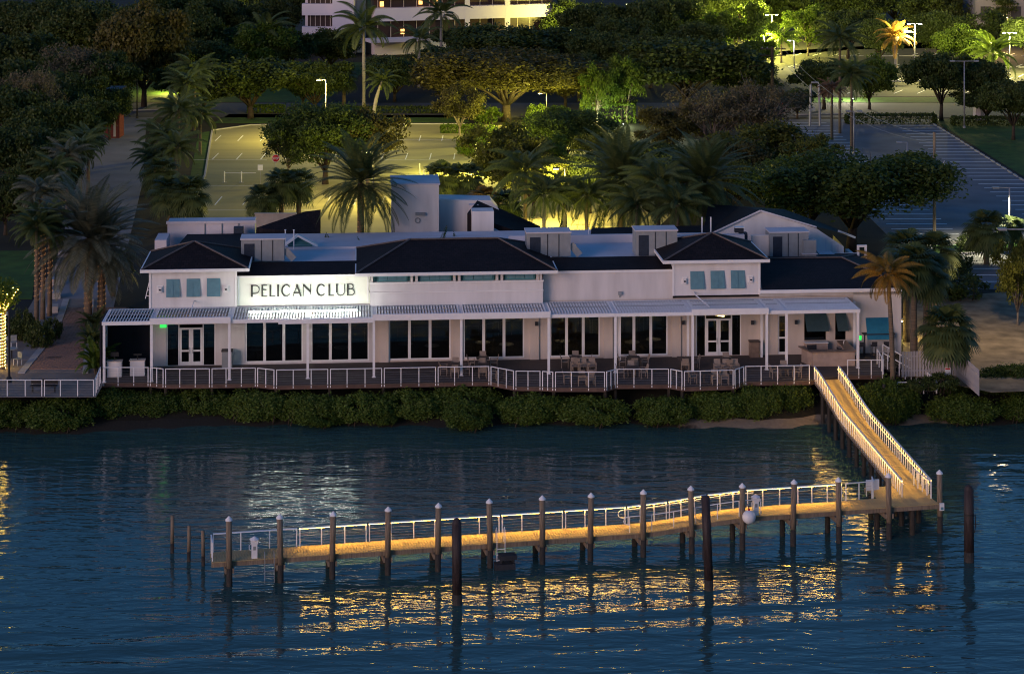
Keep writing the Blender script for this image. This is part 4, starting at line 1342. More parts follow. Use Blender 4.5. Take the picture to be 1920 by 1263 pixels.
# ------------------------------------------------------------------ pergola with louvred roof
PZ, PF = 4.16, -4.3
pg = empty('pergola', (0, Y0, 0), BR, 'white louvred pergola running along the whole restaurant front', 'pergola')
cols = [195, 284, 430, 577, 701, 865, 1029, 1154, 1299, 1438, 1475, 1609]
cu = [LU(p, PF) for p in cols]
for i, u in enumerate(cu):
    MB().box(u - .085, u + .085, PF, PF + .17, 0, PZ - .24).build('column', 'rail_white', pg)
    MB().box(u - .14, u + .14, PF - .05, PF + .22, .002, .03).build('base_plate', 'rail_white', pg)
for px in (199, 1162, 1290, 1428, 1602):
    u = LU(px, -.7)
    MB().box(u - .08, u + .08, -.72, -.56, 0, PZ - .24).build('column', 'rail_white', pg)
screens = {1: (1, 2), 4: (4, 6), 8: (8, 9)}
for i in range(len(cu) - 1):
    a, b = cu[i] + (.0 if i else -.15), cu[i + 1] + (.15 if i == len(cu) - 2 else 0)
    a2, b2 = a + .004, b - .004
    MB().box(a2, b2, PF - .04, PF + .16, PZ - .22, PZ + .02).build('front_beam', 'rail_white', pg)
    MB().box(a2, b2, -.46, -.30, PZ - .22, PZ + .02).build('rear_beam', 'rail_white', pg)
    MB().box(a + .004, a + .14, PF + .165, -.465, PZ - .2, PZ + .01).build('rafter', 'rail_white', pg)
    MB().box(b - .14, b - .004, PF + .165, -.465, PZ - .2, PZ + .012).build('rafter', 'rail_white', pg)
    n = int((b - a - .34) / .20)
    lv = MB()
    p0 = a + .17
    st = (b - a - .34) / n
    for k in range(n + 1):
        x = p0 + k * st
        c, s = math.cos(R(38)), math.sin(R(38))
        hw = .075
        q = [(x - hw * c, PF + .17, PZ - hw * s), (x + hw * c, PF + .17, PZ + hw * s), (x + hw * c, -.47, PZ + hw * s), (x - hw * c, -.47, PZ - hw * s)]
        lv.poly([(p[0], p[1], p[2] + .012) for p in q] + [(p[0], p[1], p[2] - .012) for p in q], [(0, 1, 2, 3), (7, 6, 5, 4), (0, 4, 5, 1), (1, 5, 6, 2), (2, 6, 7, 3), (3, 7, 4, 0)])
    tag(lv.build('louvers', 'louver_white', pg), kind='stuff')
    for vv in (-1.6, -2.9):
        MB().box(a + .15, b - .15, vv, vv + .09, PZ - .16, PZ - .07).build('cross_bar', 'rail_white', pg)
        MB().tube([(a + .3, vv + .5, PZ + .09), (b - .3, vv + .5, PZ + .09)], .02, 5).build('conduit', 'hvac', pg)
for i0, i1 in ((1, 2), (4, 6), (8, 9)):
    MB().box(cu[i0] - .1, cu[i1] + .1, PF - .22, PF - .045, PZ - .16, PZ + .26).build('screen_box', 'rail_white', pg)
MB().box(LU(522, PF), cu[4] + .05, PF - .2, PF - .045, PZ - .30, PZ + .0).build('screen_box', 'rail_white', pg)
u = LU(362, -1.2)
MB().bar((u, -.3, PZ + .5), (u, -1.2, PZ + .48), .06).bar((u, -1.2, PZ + .49), (u, -3.6, PZ + .16), .06).build('drain_pipe', 'rail_white', pg)
u = LU(1305, -1.2)
MB().bar((u, -.3, PZ + .55), (u, -1.0, PZ + .5), .06).bar((u, -1.0, PZ + .5), (u + .6, -3.4, PZ + .16), .06).build('drain_pipe', 'rail_white', pg)

# bare tube lights lying on the pergola that wash the name wall
for k, px in enumerate((478, 504, 530, 556, 582, 608, 634, 658)):
    u = LU(px, -2.6)
    e = empty('tube_light', LW(u, -2.6, PZ + .10), BR, 'white tube light on the pergola roof below the name wall, %s from left' % ['first', 'second', 'third', 'fourth', 'fifth', 'sixth', 'seventh', 'eighth'][k], 'light', 'tube lights below the name wall')
    MB().box(-.42, .42, -.05, .05, 0, .04).build('batten', 'plastic_white', e)
    MB().tube([(-.40, 0, .08), (.40, 0, .08)], .036, 8).build('tube', 'flood_lens', e)

# exit signs
for px, py, v, lab in ((306, 609, -.6, 'glowing green exit sign over the left glass doors'), (1613, 632, -4.0, 'small glowing green exit sign on the last pergola column')):
    u, z = LU(px, v), LZ(px, py + 5, v)
    e = empty('exit_sign', LW(u, v, z), BR, lab, 'sign')
    big = px < 500
    w, h = (.23, .3) if big else (.08, .3)
    MB().box(-w, w, -.03, .03, 0, h).build('housing', 'exit_green', e)
    MB().bar((0, 0, h), (0, 0, h + (.4 if big else .1)), .03).build('bracket', 'white_paint', e)

# ------------------------------------------------------------------ furniture on the terrace
def chair_meshes(dark=False):
    s = MB().box(-.24, .24, -.24, .24, .42, .46).mesh('seat', 'sling_tan')
    b = MB().poly([(-.23, .22, .46), (.23, .22, .46), (.23, .34, .95), (-.23, .34, .95), (-.23, .25, .46), (.23, .25, .46), (.23, .37, .95), (-.23, .37, .95)],
                  [(0, 3, 2, 1), (4, 5, 6, 7), (0, 1, 5, 4), (1, 2, 6, 5), (2, 3, 7, 6), (3, 0, 4, 7)]).mesh('backrest', 'sling_tan')
    l = MB().bar((0, 0, 0), (0, 0, .66), .04).mesh('leg', 'sling_tan')
    a = MB().bar((0, -.26, .68), (0, .28, .68), .045, .03).mesh('armrest', 'sling_tan')
    return s, b, l, a
CH = chair_meshes()
def chair(x, y, rz, label, group):
    e = empty('terrace_chair', (x, y, 0), rz, label, 'chair', group)
    link('seat', CH[0], e); link('backrest', CH[1], e)
    for sx in (-.26, .26):
        link('leg', CH[2], e, (sx, -.22, 0)); link('leg', CH[2], e, (sx, .24, 0)); link('armrest', CH[3], e, (sx, 0, 0))
    return e
TABLE = (MB().box(-.45, .45, -.45, .45, .70, .74).mesh('table_top', 'table_dark'), MB().bar((0, 0, .02), (0, 0, .70), .09).mesh('pedestal', 'table_dark'), MB().box(-.3, .3, -.3, .3, 0, .03).mesh('table_base', 'table_dark'))
tabs = [(853, 702, 'between the third and fourth window bays', (0, 1, 2, 3)), (905, 690, 'before the fourth window bay', (0, 1, 2, 3)), (905, 703, 'near the railing below the fourth window bay', (0, 2)),
        (1080, 689, 'before the fifth window bay', (0, 1, 2, 3)), (1188, 689, 'before the sixth window bay', (0, 1, 2, 3)), (1185, 708, 'alone near the railing below the sixth window bay', (1, 2, 3)),
        (1283, 690, 'against the pier right of the sixth window bay', (0, 3)), (1085, 719, 'in the railing bay that juts out most', (1, 3)), (1320, 718, 'in the second jutting railing bay', (1, 3)),
        (1365, 692, 'before the right glass doors', (0, 2)), (1473, 708, 'by the pergola columns left of the gangway', (1, 2, 3)), (945, 712, 'in the corner of the first jutting bay', (1,))]
side = {0: ('wall', 0, .72, 0), 1: ('left', -.78, 0, math.pi / 2), 2: ('wall side', 0, .75, 0), 3: ('right', .78, 0, -math.pi / 2)}
for k, (px, py, where, ss) in enumerate(tabs):
    p = G(px, py)
    e = empty('terrace_table', (p.x, p.y, 0), BR, 'square dark table %s' % where, 'table', 'tables on the terrace')
    link('table_top', TABLE[0], e); link('pedestal', TABLE[1], e); link('table_base', TABLE[2], e)
    full = {0: (0, -.75, math.pi, 'seaward of'), 1: (-.78, 0, math.pi / 2, 'left of'), 2: (0, .75, 0, 'houseward of'), 3: (.78, 0, -math.pi / 2, 'right of')}
    for s in ss:
        dx, dy, rz, wd = full[s]
        chair(p.x + dx, p.y + dy, rz + rnd.uniform(-.15, .15) + BR, 'tan chair %s the table %s' % (wd, where), 'chairs at the terrace tables')
# rows of spare chairs by the rail
for px, py, n, lab in ((1094, 697, 3, 'tan chair in the row of three before the fifth window bay'), (1362, 700, 3, 'tan chair in the row of three before the right glass doors'), (1350, 720, 2, 'tan chair of the pair in the second jutting railing bay'), (1100, 722, 2, 'tan chair of the pair in the most jutting railing bay')):
    p = G(px, py)
    for k in range(n):
        chair(p.x + (k - (n - 1) / 2) * .62, p.y, BR + rnd.uniform(-.06, .06), lab + ', ' + (('left one', 'right one') if n == 2 else ('left', 'middle', 'right'))[k], 'spare chairs on the terrace')
# host stands in the dark bay and other things by the wall
for px, py, lab in ((215, 705, 'white host stand with a screen on it at the left end of the veranda'), (258, 703, 'pale host stand with a low screen beside the first column')):
    p = G(px, py)
    e = empty('host_stand', (p.x, p.y, 0), BR, lab, 'stand')
    MB().box(-.5, .5, -.25, .25, 0, 1.05).build('cabinet', 'siding', e)
    MB().box(-.55, .55, -.3, .3, 1.053, 1.1).build('top', 'stucco_warm', e)
    MB().bar((0, 0, 1.1), (0, 0, 1.38), .05).build('screen_arm', 'black_metal', e)
    MB().box(-.28, .28, -.03, .03, 1.38, 1.68 if px < 240 else 1.5).build('screen', 'black_metal', e)
p = LW(LU(426, -.6), -.6)
e = empty('waste_bin', p, BR, 'dark square bin against the wall right of the left glass doors', 'bin')
MB().box(-.36, .36, -.3, .3, 0, 1.15).build('body', 'hvac', e); MB().box(-.4, .4, -.34, .34, 1.153, 1.22).build('lid', 'charcoal', e)
p = LW(LU(1414, -.5), -.5)
e = empty('waste_bin', p, BR, 'brown square bin against the wall right of the right glass doors', 'bin')
MB().box(-.34, .34, -.28, .28, 0, 1.1).build('body', 'bar_top', e); MB().box(-.38, .38, -.32, .32, 1.103, 1.17).build('lid', 'table_dark', e)
for px, v, lab in ((1120, -.15, 'a'), ):
    pass
for px, py, lab in ((1006, 607, 'small dark wall speaker on the fourth pilaster'), (1281, 605, 'small dark wall speaker right of the sixth window bay'), (1411, 605, 'small dark wall speaker right of the right glass doors'), (1493, 604, 'small dark wall speaker left of the bar hatch')):
    e = empty('wall_speaker', LW(LU(px, -.25), -.2, LZ(px, py, -.25)), BR, lab, 'speaker')
    MB().box(-.1, .1, -.08, .06, -.14, .14).build('body', 'charcoal', e); MB().box(-.04, .04, .06, .2, -.04, .04).build('bracket', 'black_metal', e)
e = empty('wall_lantern', LW(LU(1162, -.1), -.12, LZ(1162, 552, 0)), BR, 'small grey flood lamp low on the plain upper wall', 'lamp')
MB().box(-.12, .12, -.1, .0, 0, .25).build('housing', 'hvac', e); MB().bar((0, 0, 0), (0, .1, -.2), .05).build('arm', 'hvac', e)

# ------------------------------------------------------------------ gangway down to the pier
gs = G(1550, 712, -.02); ge = Vector((23.35, 117.0, -.75))
gs = Vector((gs.x, gs.y + .1, -.02))
GWW = 1.75
def gpt(t):
    p = gs.lerp(ge, t)
    s = min(1, t / .42)
    z = -.02 - .73 * (s * s * (3 - 2 * s))
    return Vector((p.x, p.y, z))
gw = empty('gangway', gs, 0, 'sloping plank gangway lit amber, from terrace to pier', 'gangway')
dirg = (ge - gs); dirg.z = 0; Lg = dirg.length; dirg.normalize()
sg = Vector((-dirg.y, dirg.x, 0))      # towards image right
if sg.x < 0: sg = -sg
azg = math.atan2(dirg.y, dirg.x)
npl = int(Lg / .15)
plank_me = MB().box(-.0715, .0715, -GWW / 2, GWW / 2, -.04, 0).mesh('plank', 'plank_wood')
for i in range(npl):
    t = (i + .5) / npl
    p = gpt(t); q = gpt(min(1, t + .01))
    sl_ = math.atan2(q.z - p.z, (q - p).to_2d().length) if t < .98 else 0
    link('plank', plank_me, gw, p - gs + Vector((0, 0, rnd.uniform(-.003, .003))), (0, -sl_, azg + rnd.uniform(-.004, .004)))
for s in (-1, 1):
    b = MB()
    for i in range(24):
        a, c = gpt(i / 24), gpt((i + 1) / 24)
        o = sg * s * (GWW / 2 - .06) - Vector((0, 0, .17))
        b.bar(a - gs + o, c - gs + o, .09, .24)
    b.build('side_beam', 'timber', gw)
for i in range(1, 12):
    t = i / 12
    p = gpt(t)
    for s in (-1, 1):
        q = p + sg * s * (GWW / 2 - .18)
        e = MB().tube([(0, 0, -3.6), (0, 0, p.z - .3)], .14, 8).build('support_pile', 'timber_wet', gw, (q.x - gs.x, q.y - gs.y, -gs.z))
    a, c = p - sg * .9, p + sg * .9
    MB().bar(a - gs - Vector((0, 0, .42)), c - gs - Vector((0, 0, .42)), .16, .22).build('cross_beam', 'timber_wet', gw)

def gang_rail(s, label):
    e = empty('gangway_railing', gs, 0, label, 'railing')
    n = 46
    pm = boxmesh(.055, .055, 1.02, 'rail_white', 'baluster')
    off = sg * s * (GWW / 2 - .03)
    for i in range(n + 1):
        p = gpt(i / n) - gs + off
        link('baluster', pm, e, (p.x, p.y, p.z - .12), (0, 0, azg))
    m = 12
    for i in range(m):
        a, c = gpt(i / m) - gs + off, gpt((i + 1) / m) - gs + off
        z = Vector((0, 0, .94)); ins_ = -sg * s * .035
        MB().bar(a + z, c + z, .10, .05).build('top_rail', 'rail_white', e)
        MB().bar(a + Vector((0, 0, .910)), c + Vector((0, 0, .910)), .06, .007).build('light_strip', 'led_gangway', e)
        MB().bar(a - Vector((0, 0, .03)), c - Vector((0, 0, .03)), .05, .05).build('bottom_rail', 'rail_white', e)
    b = MB()
    for i in range(m):
        a, c = gpt(i / m) - gs + off - sg * s * .09, gpt((i + 1) / m) - gs + off - sg * s * .09
        b.bar(a + Vector((0, 0, .72)), c + Vector((0, 0, .72)), .035)
    b.build('hand_rail', 'rail_white', e)
    return e
gang_rail(-1, 'white baluster railing on the left side of the gangway')
gang_rail(1, 'white baluster railing on the right side of the gangway')

# ------------------------------------------------------------------ pier
DR = R(11.5)
dx, dy = math.cos(DR), math.sin(DR)
DO = Vector((-15.4, 107.6, 0))
DL = 40.6
S0 = -.55
DWID = 1.65
def dz(s):
    t = min(1, max(0, (s - 22.6) / 7.0))
    return -1.25 + .5 * (t * t * (3 - 2 * t))
def DP(s, v, z):
    return Vector((DO.x + s * dx - v * dy, DO.y + s * dy + v * dx, z))
pier = empty('pier', DO, DR, 'long narrow plank pier lit amber, parallel to the shore', 'pier')
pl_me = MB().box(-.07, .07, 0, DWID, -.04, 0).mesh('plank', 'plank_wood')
npl = int((DL - S0) / .15)
for i in range(npl):
    s = S0 + (i + .5) * (DL - S0) / npl
    sl_ = math.atan2(dz(s + .1) - dz(s - .1), .2)
    link('plank', pl_me, pier, (s, rnd.uniform(-.015, .015), dz(s) + rnd.uniform(-.003, .003)), (0, -sl_, 0))
for v in (.04, DWID - .1):
    b = MB()
    for i in range(40):
        s0, s1 = S0 + (DL - S0) * i / 40, S0 + (DL - S0) * (i + 1) / 40
        b.bar((s0, v + .03, dz(s0) - .17), (s1, v + .03, dz(s1) - .17), .07, .24)
    b.build('side_beam', 'timber', pier)
# platform where the gangway lands
pw = 3.1
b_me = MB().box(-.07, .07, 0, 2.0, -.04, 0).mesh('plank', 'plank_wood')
for i in range(int(pw / .15)):
    link('plank', b_me, pier, (DL - pw + .08 + i * .15, DWID + .02, -.75 + rnd.uniform(-.003, .003)))
MB().box(DL - pw, DL, DWID + 1.9, DWID + 2.0, -1.02, -.795).build('side_beam', 'timber', pier)
MB().box(DL - .08, DL, .1, DWID + 1.88, -1.02, -.795).build('side_beam', 'timber', pier)

pile_px = [430, 526, 623, 727, 821, 919, 1017, 1107, 1206, 1297, 1392, 1487, 1573, 1667, 1768]
tops = [968, 964, 959, 950, 943, 935, 929, 924, 918, 911, 906, 899, 895, 887, 881]
nth = ['first', 'second', 'third', 'fourth', 'fifth', 'sixth', 'seventh', 'eighth', 'ninth', 'tenth', 'eleventh', 'twelfth', 'thirteenth', 'fourteenth', 'fifteenth']
def s_of(px, v):
    # pier coordinate whose point (s, v) shows at photo column px
    t = (px - 960) / F
    return (t * (DO.y + v * dx) - DO.x + v * dy) / (dx - t * dy)
for i, (px, tp) in enumerate(zip(pile_px, tops)):
    v = -.17
    s = s_of(px, v)
    if i == 14: s = DL + .18; v = .3
    q = DP(s, v, 0)
    zt = ZT(tp, q.y) - .17
    e = empty('capped_piling', (q.x, q.y, 0), 0, 'round timber piling with white cone cap, %s from the left end of the pier' % nth[i], 'piling', 'capped pilings along the pier')
    lx = rnd.uniform(-.07, .07)
    split = -1.55
    MB().tube([(0, 0, -4), (0, 0, split)], .162, 12).build('wet_foot', 'timber_wet', e, smooth=True)
    MB().tube([(0, 0, split), (lx, 0, zt)], .16, 12).build('shaft', 'timber', e, smooth=True)
    MB().lathe([(.19, -.04), (.19, .02), (.02, .2), (0, .205)], 14, (lx, 0, zt)).build('cap', 'rail_white', e, smooth=False)
    # short pile at the back of the pier with the beam between the two
    if i < 14:
        zz = dz(s)
        MB().tube([(s + .0, DWID + .0, -4), (s, DWID + .0, zz - .3)], .16, 9).build('support_pile', 'timber_wet', pier)
        MB().bar((s - .2, -.25, zz - .44), (s - .2, DWID + .25, zz - .44), .09, .26).build('cross_beam', 'timber', pier)
        MB().bar((s + .2, -.25, zz - .44), (s + .2, DWID + .25, zz - .44), .09, .26).build('cross_beam', 'timber', pier)
for s, v in ((DL - .3, DWID + .6), (DL - .3, DWID + 1.7), (DL - 2.8, DWID + 1.7), (DL - 1.5, .3), (DL - 1.5, 1.9)):
    MB().tube([(s, v, -4), (s, v, -1.03)], .16, 9).build('support_pile', 'timber_wet', pier)

# back railing of the pier with its light strip; panels follow the deck height
rs_ = [0.08] + [s_of(px, DWID) for px in (517, 645, 685, 810, 880, 925, 1015, 1050, 1160, 1180, 1370, 1475, 1530, 1590)]
rs_ = [S0 + .1, 4.2, 8.0, 11.8, 15.4, 19.0, 22.6, 25.0, 27.3, 29.6, 32.6, 35.4]
rpts = [DP(s, DWID - .05, dz(s)) for s in rs_]
railing('pier_railing', 'white cable railing along the back of the pier up to the gangway', rpts, mids=[2] * 11, h=1.0, lap_=.1, led=('led_amber', 1))
railing('pier_railing', 'low white railing across the left end of the pier', [DP(S0 + .06, .1, -1.25), DP(S0 + .06, DWID - .12, -1.25)], mids=[1], h=1.0, lap_=.25)
railing('pier_railing', 'white railing panel with a gate where pier meets gangway', [DP(35.5, DWID - .05, -.75), DP(37.3, DWID + .05, -.75), DP(DL - pw + .06, DWID + .95, -.75)], mids=[1, 1], h=1.0, lap_=.1)
railing('pier_railing', 'white railing at the right edge of the gangway landing', [DP(DL - .06, DWID + 1.95, -.75), DP(DL - .05, .95, -.75)], mids=[3], h=.98, lap_=.1)
e = empty('notice_board', DP(DL - pw - .05, DWID + .45, -.75), DR, 'white notice panel on the gate post at the foot of the gangway', 'notice')
MB().box(-.45, .35, -.03, .03, .35, .95).build('board', 'plastic_white', e); MB().bar((-.4, .05, 0), (-.4, .05, .95), .05).build('post', 'rail_white', e)

# ramp handrail on the front side
hr = empty('ramp_handrail', DP(22.4, .18, dz(22.4)), DR, 'white looped handrail on the front side of the pier ramp', 'handrail')
n = 7
o = Vector((22.4, 0, dz(22.4)))
hp = [Vector((22.4 + 7.6 * i / (n - 1), 0, dz(22.4 + 7.6 * i / (n - 1)))) - o for i in range(n)]
for p in hp:
    MB().tube([p, p + Vector((0, 0, .88))], .025, 6).build('post', 'rail_white', hr)
MB().tube([p + Vector((0, 0, .88)) for p in hp], .026, 6).build('top_rail', 'rail_white', hr)
MB().tube([hp[0] + Vector((-.02, 0, .88))] + [hp[0] + Vector((-.05 - .3 * math.sin(R(a)), 0, .66 + .22 * math.cos(R(a)))) for a in range(0, 181, 30)] + [hp[0] + Vector((0, 0, .44))], .026, 6).build('end_loop', 'rail_white', hr)
hr2 = empty('ramp_handrail', DP(22.4, DWID - .16, dz(22.4)), DR, 'white looped handrail inside the back railing of the pier ramp', 'handrail')
MB().tube([p + Vector((0, 0, .84)) for p in hp], .024, 6).build('top_rail', 'rail_white', hr2)
MB().tube([hp[0] + Vector((0, 0, .84))] + [hp[0] + Vector((-.05 - .28 * math.sin(R(a)), 0, .62 + .22 * math.cos(R(a)))) for a in range(0, 181, 30)] + [hp[0] + Vector((.1, 0, .40))], .024, 6).build('end_loop', 'rail_white', hr2)

# pedestals, ladder, buoy, float
for px, lab in ((477, 'white utility pedestal near the left end of the pier'), (1417, 'white utility pedestal beside the hanging buoy')):
    s = s_of(px, .25)
    e = empty('utility_pedestal', DP(s, .28, dz(s)), DR, lab, 'pedestal')
    MB().box(-.15, .15, -.13, .13, 0, .78).build('body', 'plastic_white', e)
    MB().box(-.19, .19, -.17, .17, .783, .97).build('light_band', 'plastic_white', e)
    MB().lathe([(.26, .973), (.26, 1.0), (.05, 1.13), (0, 1.14)], 8).build('cap', 'plastic_white', e)
    MB().box(-.07, .07, -.145, -.132, .45, .65).build('socket_cover', 'hvac', e)
    MB().tube([(-.2, -.05, .75), (-.28, -.08, .7), (-.28, -.1, .5), (-.2, -.1, .45)], .02, 5).build('hose', 'rail_white', e)
s = s_of(1404, -.4)
e = empty('mooring_buoy', DP(s, -.42, -.62), 0, 'white ball buoy hanging on the front of the pier ramp', 'buoy')
MB().lathe([(0, -.38)] + [(.38 * math.cos(R(a)), .38 * math.sin(R(a))) for a in range(-75, 76, 15)] + [(0, .38)], 18).build('ball', 'plastic_white', e, smooth=True)
MB().tube([(0, 0, .36), (0, 0, .47)], [.07, .05], 8).build('neck', 'sign_red', e)
MB().tube([(0, 0, .46), (-.1, .02, .75)], .02, 5).build('rope', 'black_metal', e)
s = s_of(928, -.1)
e = empty('pier_ladder', DP(s + .1, -.12, dz(s)), DR, 'white boarding ladder hoops on the pier front beside a dark float', 'ladder')
for x in (0, .45):
    MB().tube([(x, .3, 0), (x, .25, .7), (x, .1, .85), (x, -.05, .7), (x, -.05, -1.2)], .022, 6).build('rail', 'rail_white', e)
for z in (-.3, -.6, -.9):
    MB().tube([(0.02, -.05, z), (.43, -.05, z)], .02, 6).build('rung', 'rail_white', e)
s = s_of(397, -.1) + 3.2
e = empty('pier_ladder', DP(s - .4, -.1, -1.25), DR, 'thin ladder at the left end of the pier near the pedestal', 'ladder')
for x in (0, .5):
    MB().tube([(x, .3, .0), (x, .2, .35), (x, -.05, .3), (x, -.05, -1.3)], .02, 6).build('rail', 'hvac', e)
for z in (-.3, -.6, -.9):
    MB().tube([(0.02, -.05, z), (.48, -.05, z)], .018, 6).build('rung', 'hvac', e)
s = s_of(945, -.3)
e = empty('floating_step', DP(s, -.45, WZ), DR, 'dark floating step beside the boarding ladder', 'float')
MB().box(-.55, .55, -.3, .3, -.15, .3).build('float_block', 'charcoal', e)
MB().box(-.3, .65, -.28, .28, .5, .75).build('step', 'charcoal', e)
for x in (-.2, .5): MB().bar((x, 0, .3), (x, 0, .5), .1).build('leg', 'charcoal', e)
e = empty('fuse_box', DP(DL + .18, .1, -1.15), DR, 'small white electric box on the last piling of the pier', 'box')
MB().box(-.13, .13, -.1, .0, 0, .42).build('box_body', 'plastic_white', e); MB().box(-.08, .08, -.115, -.101, .05, .2).build('label_plate', 'teal_shutter', e)

# free-standing piles
for px, top, bot, r, m, lab in ((323, 966, 1036, .105, 'timber', 'weathered bare post standing leftmost and tallest off the pier end'), (354, 985, 1052, .10, 'timber', 'middle of three bare posts off the pier end'), (381, 994, 1060, .10, 'timber', 'bare post closest to the pier end'),
                                (857, 970, 1132, .255, 'dark_pile', 'thick dark mooring pile with a blunt cone top before the pier'), (1329, 930, 1105, .235, 'dark_pile', 'thick dark flat-topped mooring pile before the pier ramp'), (1817, 908, 1052, .27, 'dark_pile', 'thick dark mooring pile with a chain, far right')):
    p = G(px, bot, WZ)
    z1 = ZT(top, p.y)
    e = empty('mooring_pile', (p.x, p.y, 0), 0, lab, 'piling')
    lean = -.18 if px == 1329 else rnd.uniform(-.03, .03)
    cone = px in (857, 1817)
    zt = z1 - (.28 if cone else 0)
    MB().tube([(0, 0, -4.5), (0, 0, WZ + .55)], r * 1.02, 14).build('wet_foot', 'timber_wet', e, smooth=True)
    MB().tube([(0, 0, WZ + .55), (lean, 0, zt)], [r, r * .98], 14).build('shaft', m, e, smooth=True)
    if cone: MB().lathe([(r * .98, 0), (r * .6, .2), (.03, .28), (0, .28)], 14, (lean, 0, zt)).build('cone_top', m, e)
    if px == 1817:
        MB().tube([(r + .05, -.05, .1), (r + .07, -.05, -.5), (r + .02, -.05, -.9)], .03, 5).build('chain', 'black_metal', e)
        MB().tube([(0, 0, .05), (0, 0, .13)], r * 1.06, 14).build('band', 'black_metal', e)
    if px == 1329:
        MB().box(-r - .1, -r + .03, -.08, .08, -.9, -.1).build('fender', 'charcoal', e)
# ------------------------------------------------------------------ mangroves along the shore
def shrub_px(px0, px1, top, foot, label, zf=-2.4, src=None, lm=None, name='mangrove_bush', group='mangroves along the shore', dscale=1.0):
    """Bush spanning photo columns px0..px1, standing where its foot shows."""
    p = G((px0 + px1) / 2, foot, zf)
    w = (px1 - px0) * p.y / F
    d = min(w, 2.6) * dscale
    yc = p.y + d * .25
    h = ZT(top, yc) - zf
    x = ((px0 + px1) / 2 - 960) * yc / F
    return bush(x, yc, zf, w * 1.04, h * rnd.uniform(.86, 1.02), d * 1.1, label, group, src, lm, name)
mg = [(-40, 60, 747, 806, 'mangrove clump at the left edge under the promenade railing'), (45, 175, 750, 809, 'mangrove clump below the end of the promenade railing'),
      (150, 270, 733, 790, 'dark mangrove below the first veranda column'), (240, 350, 730, 786, 'dark mangrove below the left glass doors'), (330, 440, 727, 783, 'dark mangrove between the left doors and the first window bay'),
      (415, 545, 732, 792, 'rounded mangrove below the first window bay'), (520, 640, 735, 795, 'mangrove below the second window bay'), (615, 740, 738, 796, 'mangrove below the third window bay, left part'),
      (700, 830, 728, 790, 'tall mangrove below the third window bay'), (800, 940, 726, 786, 'tall mangrove behind the ball-shaped bush'), (830, 922, 756, 807, 'ball-shaped mangrove standing out in the water'),
      (930, 1060, 738, 796, 'mangrove below the first jutting railing bay'), (1040, 1180, 740, 798, 'broad mangrove below the most jutting railing bay'), (1185, 1300, 744, 799, 'mangrove right of the dark gap under the terrace'),
      (1275, 1400, 733, 791, 'mangrove below the second jutting railing bay'), (1370, 1470, 722, 789, 'bright mangrove left of the gangway'), (1430, 1528, 712, 780, 'amber-lit mangrove against the gangway'),
      (1598, 1730, 712, 790, 'broad amber-lit mangrove right of the gangway'), (1735, 1870, 735, 795, 'flat-topped clipped mangrove standing right of the sandy gap'),
      (1870, 1980, 735, 790, 'dark mangrove at the right edge of the shore')]
for a, b, t, f, l in mg:
    shrub_px(a, b, t, f, l)
for a, b, t, f, l in ((560, 640, 770, 800, 'low dark sprig at the waterline below the second window bay'), (700, 745, 775, 798, 'low bright sprig at the waterline left of the ball-shaped bush'), (1640, 1700, 735, 795, 'lower amber-lit mangrove beside the gangway balusters')):
    shrub_px(a, b, t, f, l)

for k, (px, top, w_) in enumerate(((1858, 692, 95), (1905, 683, 110), (1955, 690, 110), (1790, 712, 70))):
    d_ = 141.8
    bush((px - 960) * d_ / F, d_, -1.3, w_ * d_ / F * 1.1, ZT(top, d_) + 1.3, 2.4, ['dark shrub just beyond the white fence end', 'dark shrub in the middle of the bank below the service yard', 'dark shrub at the right edge below the service yard', 'low shrub before the fence corner'][k], 'shrubs below the service yard', None, 'leaf_mid', 'shrub')
# ------------------------------------------------------------------ trees
tree('near', 1598, 470, 283, 345, 'leaf_mid', 'huge dark spreading tree behind the right end of the building', v=0)
tree('near', 1520, 440, 300, 220, 'leaf_mid', 'dark tree crown merging into the huge spreading tree on its left', v=1)
tree('bare', 1335, 300, 165, 190, None, 'brown half-bare tree with pale limbs right of the stop sign', v=0)
tree('bare', 1420, 300, 152, 180, None, 'brown half-bare tree before the utility pole', v=1)
tree('loose', 1255, 300, 200, 130, 'leaf_brown', 'leaning brownish tree over the right stop sign')
tree('loose', 1440, 345, 232, 200, None, 'olive thin-leaved tree left of the right car park', v=0)
tree('loose', 1520, 360, 255, 110, None, 'small olive tree at the edge of the right car park', v=1)
tree('loose', 1385, 365, 262, 150, 'leaf_brown', 'low brownish tree behind the right-hand date palm')
tree('near', 950, 228, 92, 300, 'leaf_brown', 'wide rust-brown fig tree with lamplit trunks in the centre', v=0)
tree('dense', 850, 205, 100, 150, 'leaf_brown', 'rust-brown tree joining the wide fig on its left')
tree('dense', 1060, 200, 100, 110, 'leaf_brown', 'rust-brown tree joining the wide fig on its right')
tree('spread', 1285, 218, 72, 250, 'leaf_dark', 'wide near-black tree between the fig and the utility pole', v=0)
tree('dense', 1400, 205, 110, 120, 'leaf_dark', 'near-black round tree left of the utility pole')
tree('near', 1060, 305, 205, 170, 'leaf_mid', 'round green tree under the fig, above the yellow lamp', v=1)
tree('loose', 945, 380, 235, 170, 'leaf_olive', 'olive tree with a lamplit left edge behind the roof cabinets', v=1)
tree('loose', 1010, 350, 250, 130, 'leaf_green', 'green tree left of the yellow lamp')
tree('loose', 1130, 340, 245, 110, 'leaf_olive', 'olive tree right of the yellow lamp')
tree('near', 610, 345, 192, 190, 'leaf_mid', 'round dark tree with lamplit top in the middle of the left car park', v=1)
tree('loose', 690, 345, 205, 150, 'leaf_brown', 'brown-tinged tree just right of the round tree in the left car park', v=0)
tree('loose', 540, 330, 240, 90, 'leaf_dark', 'small dark tree over the left stop sign')
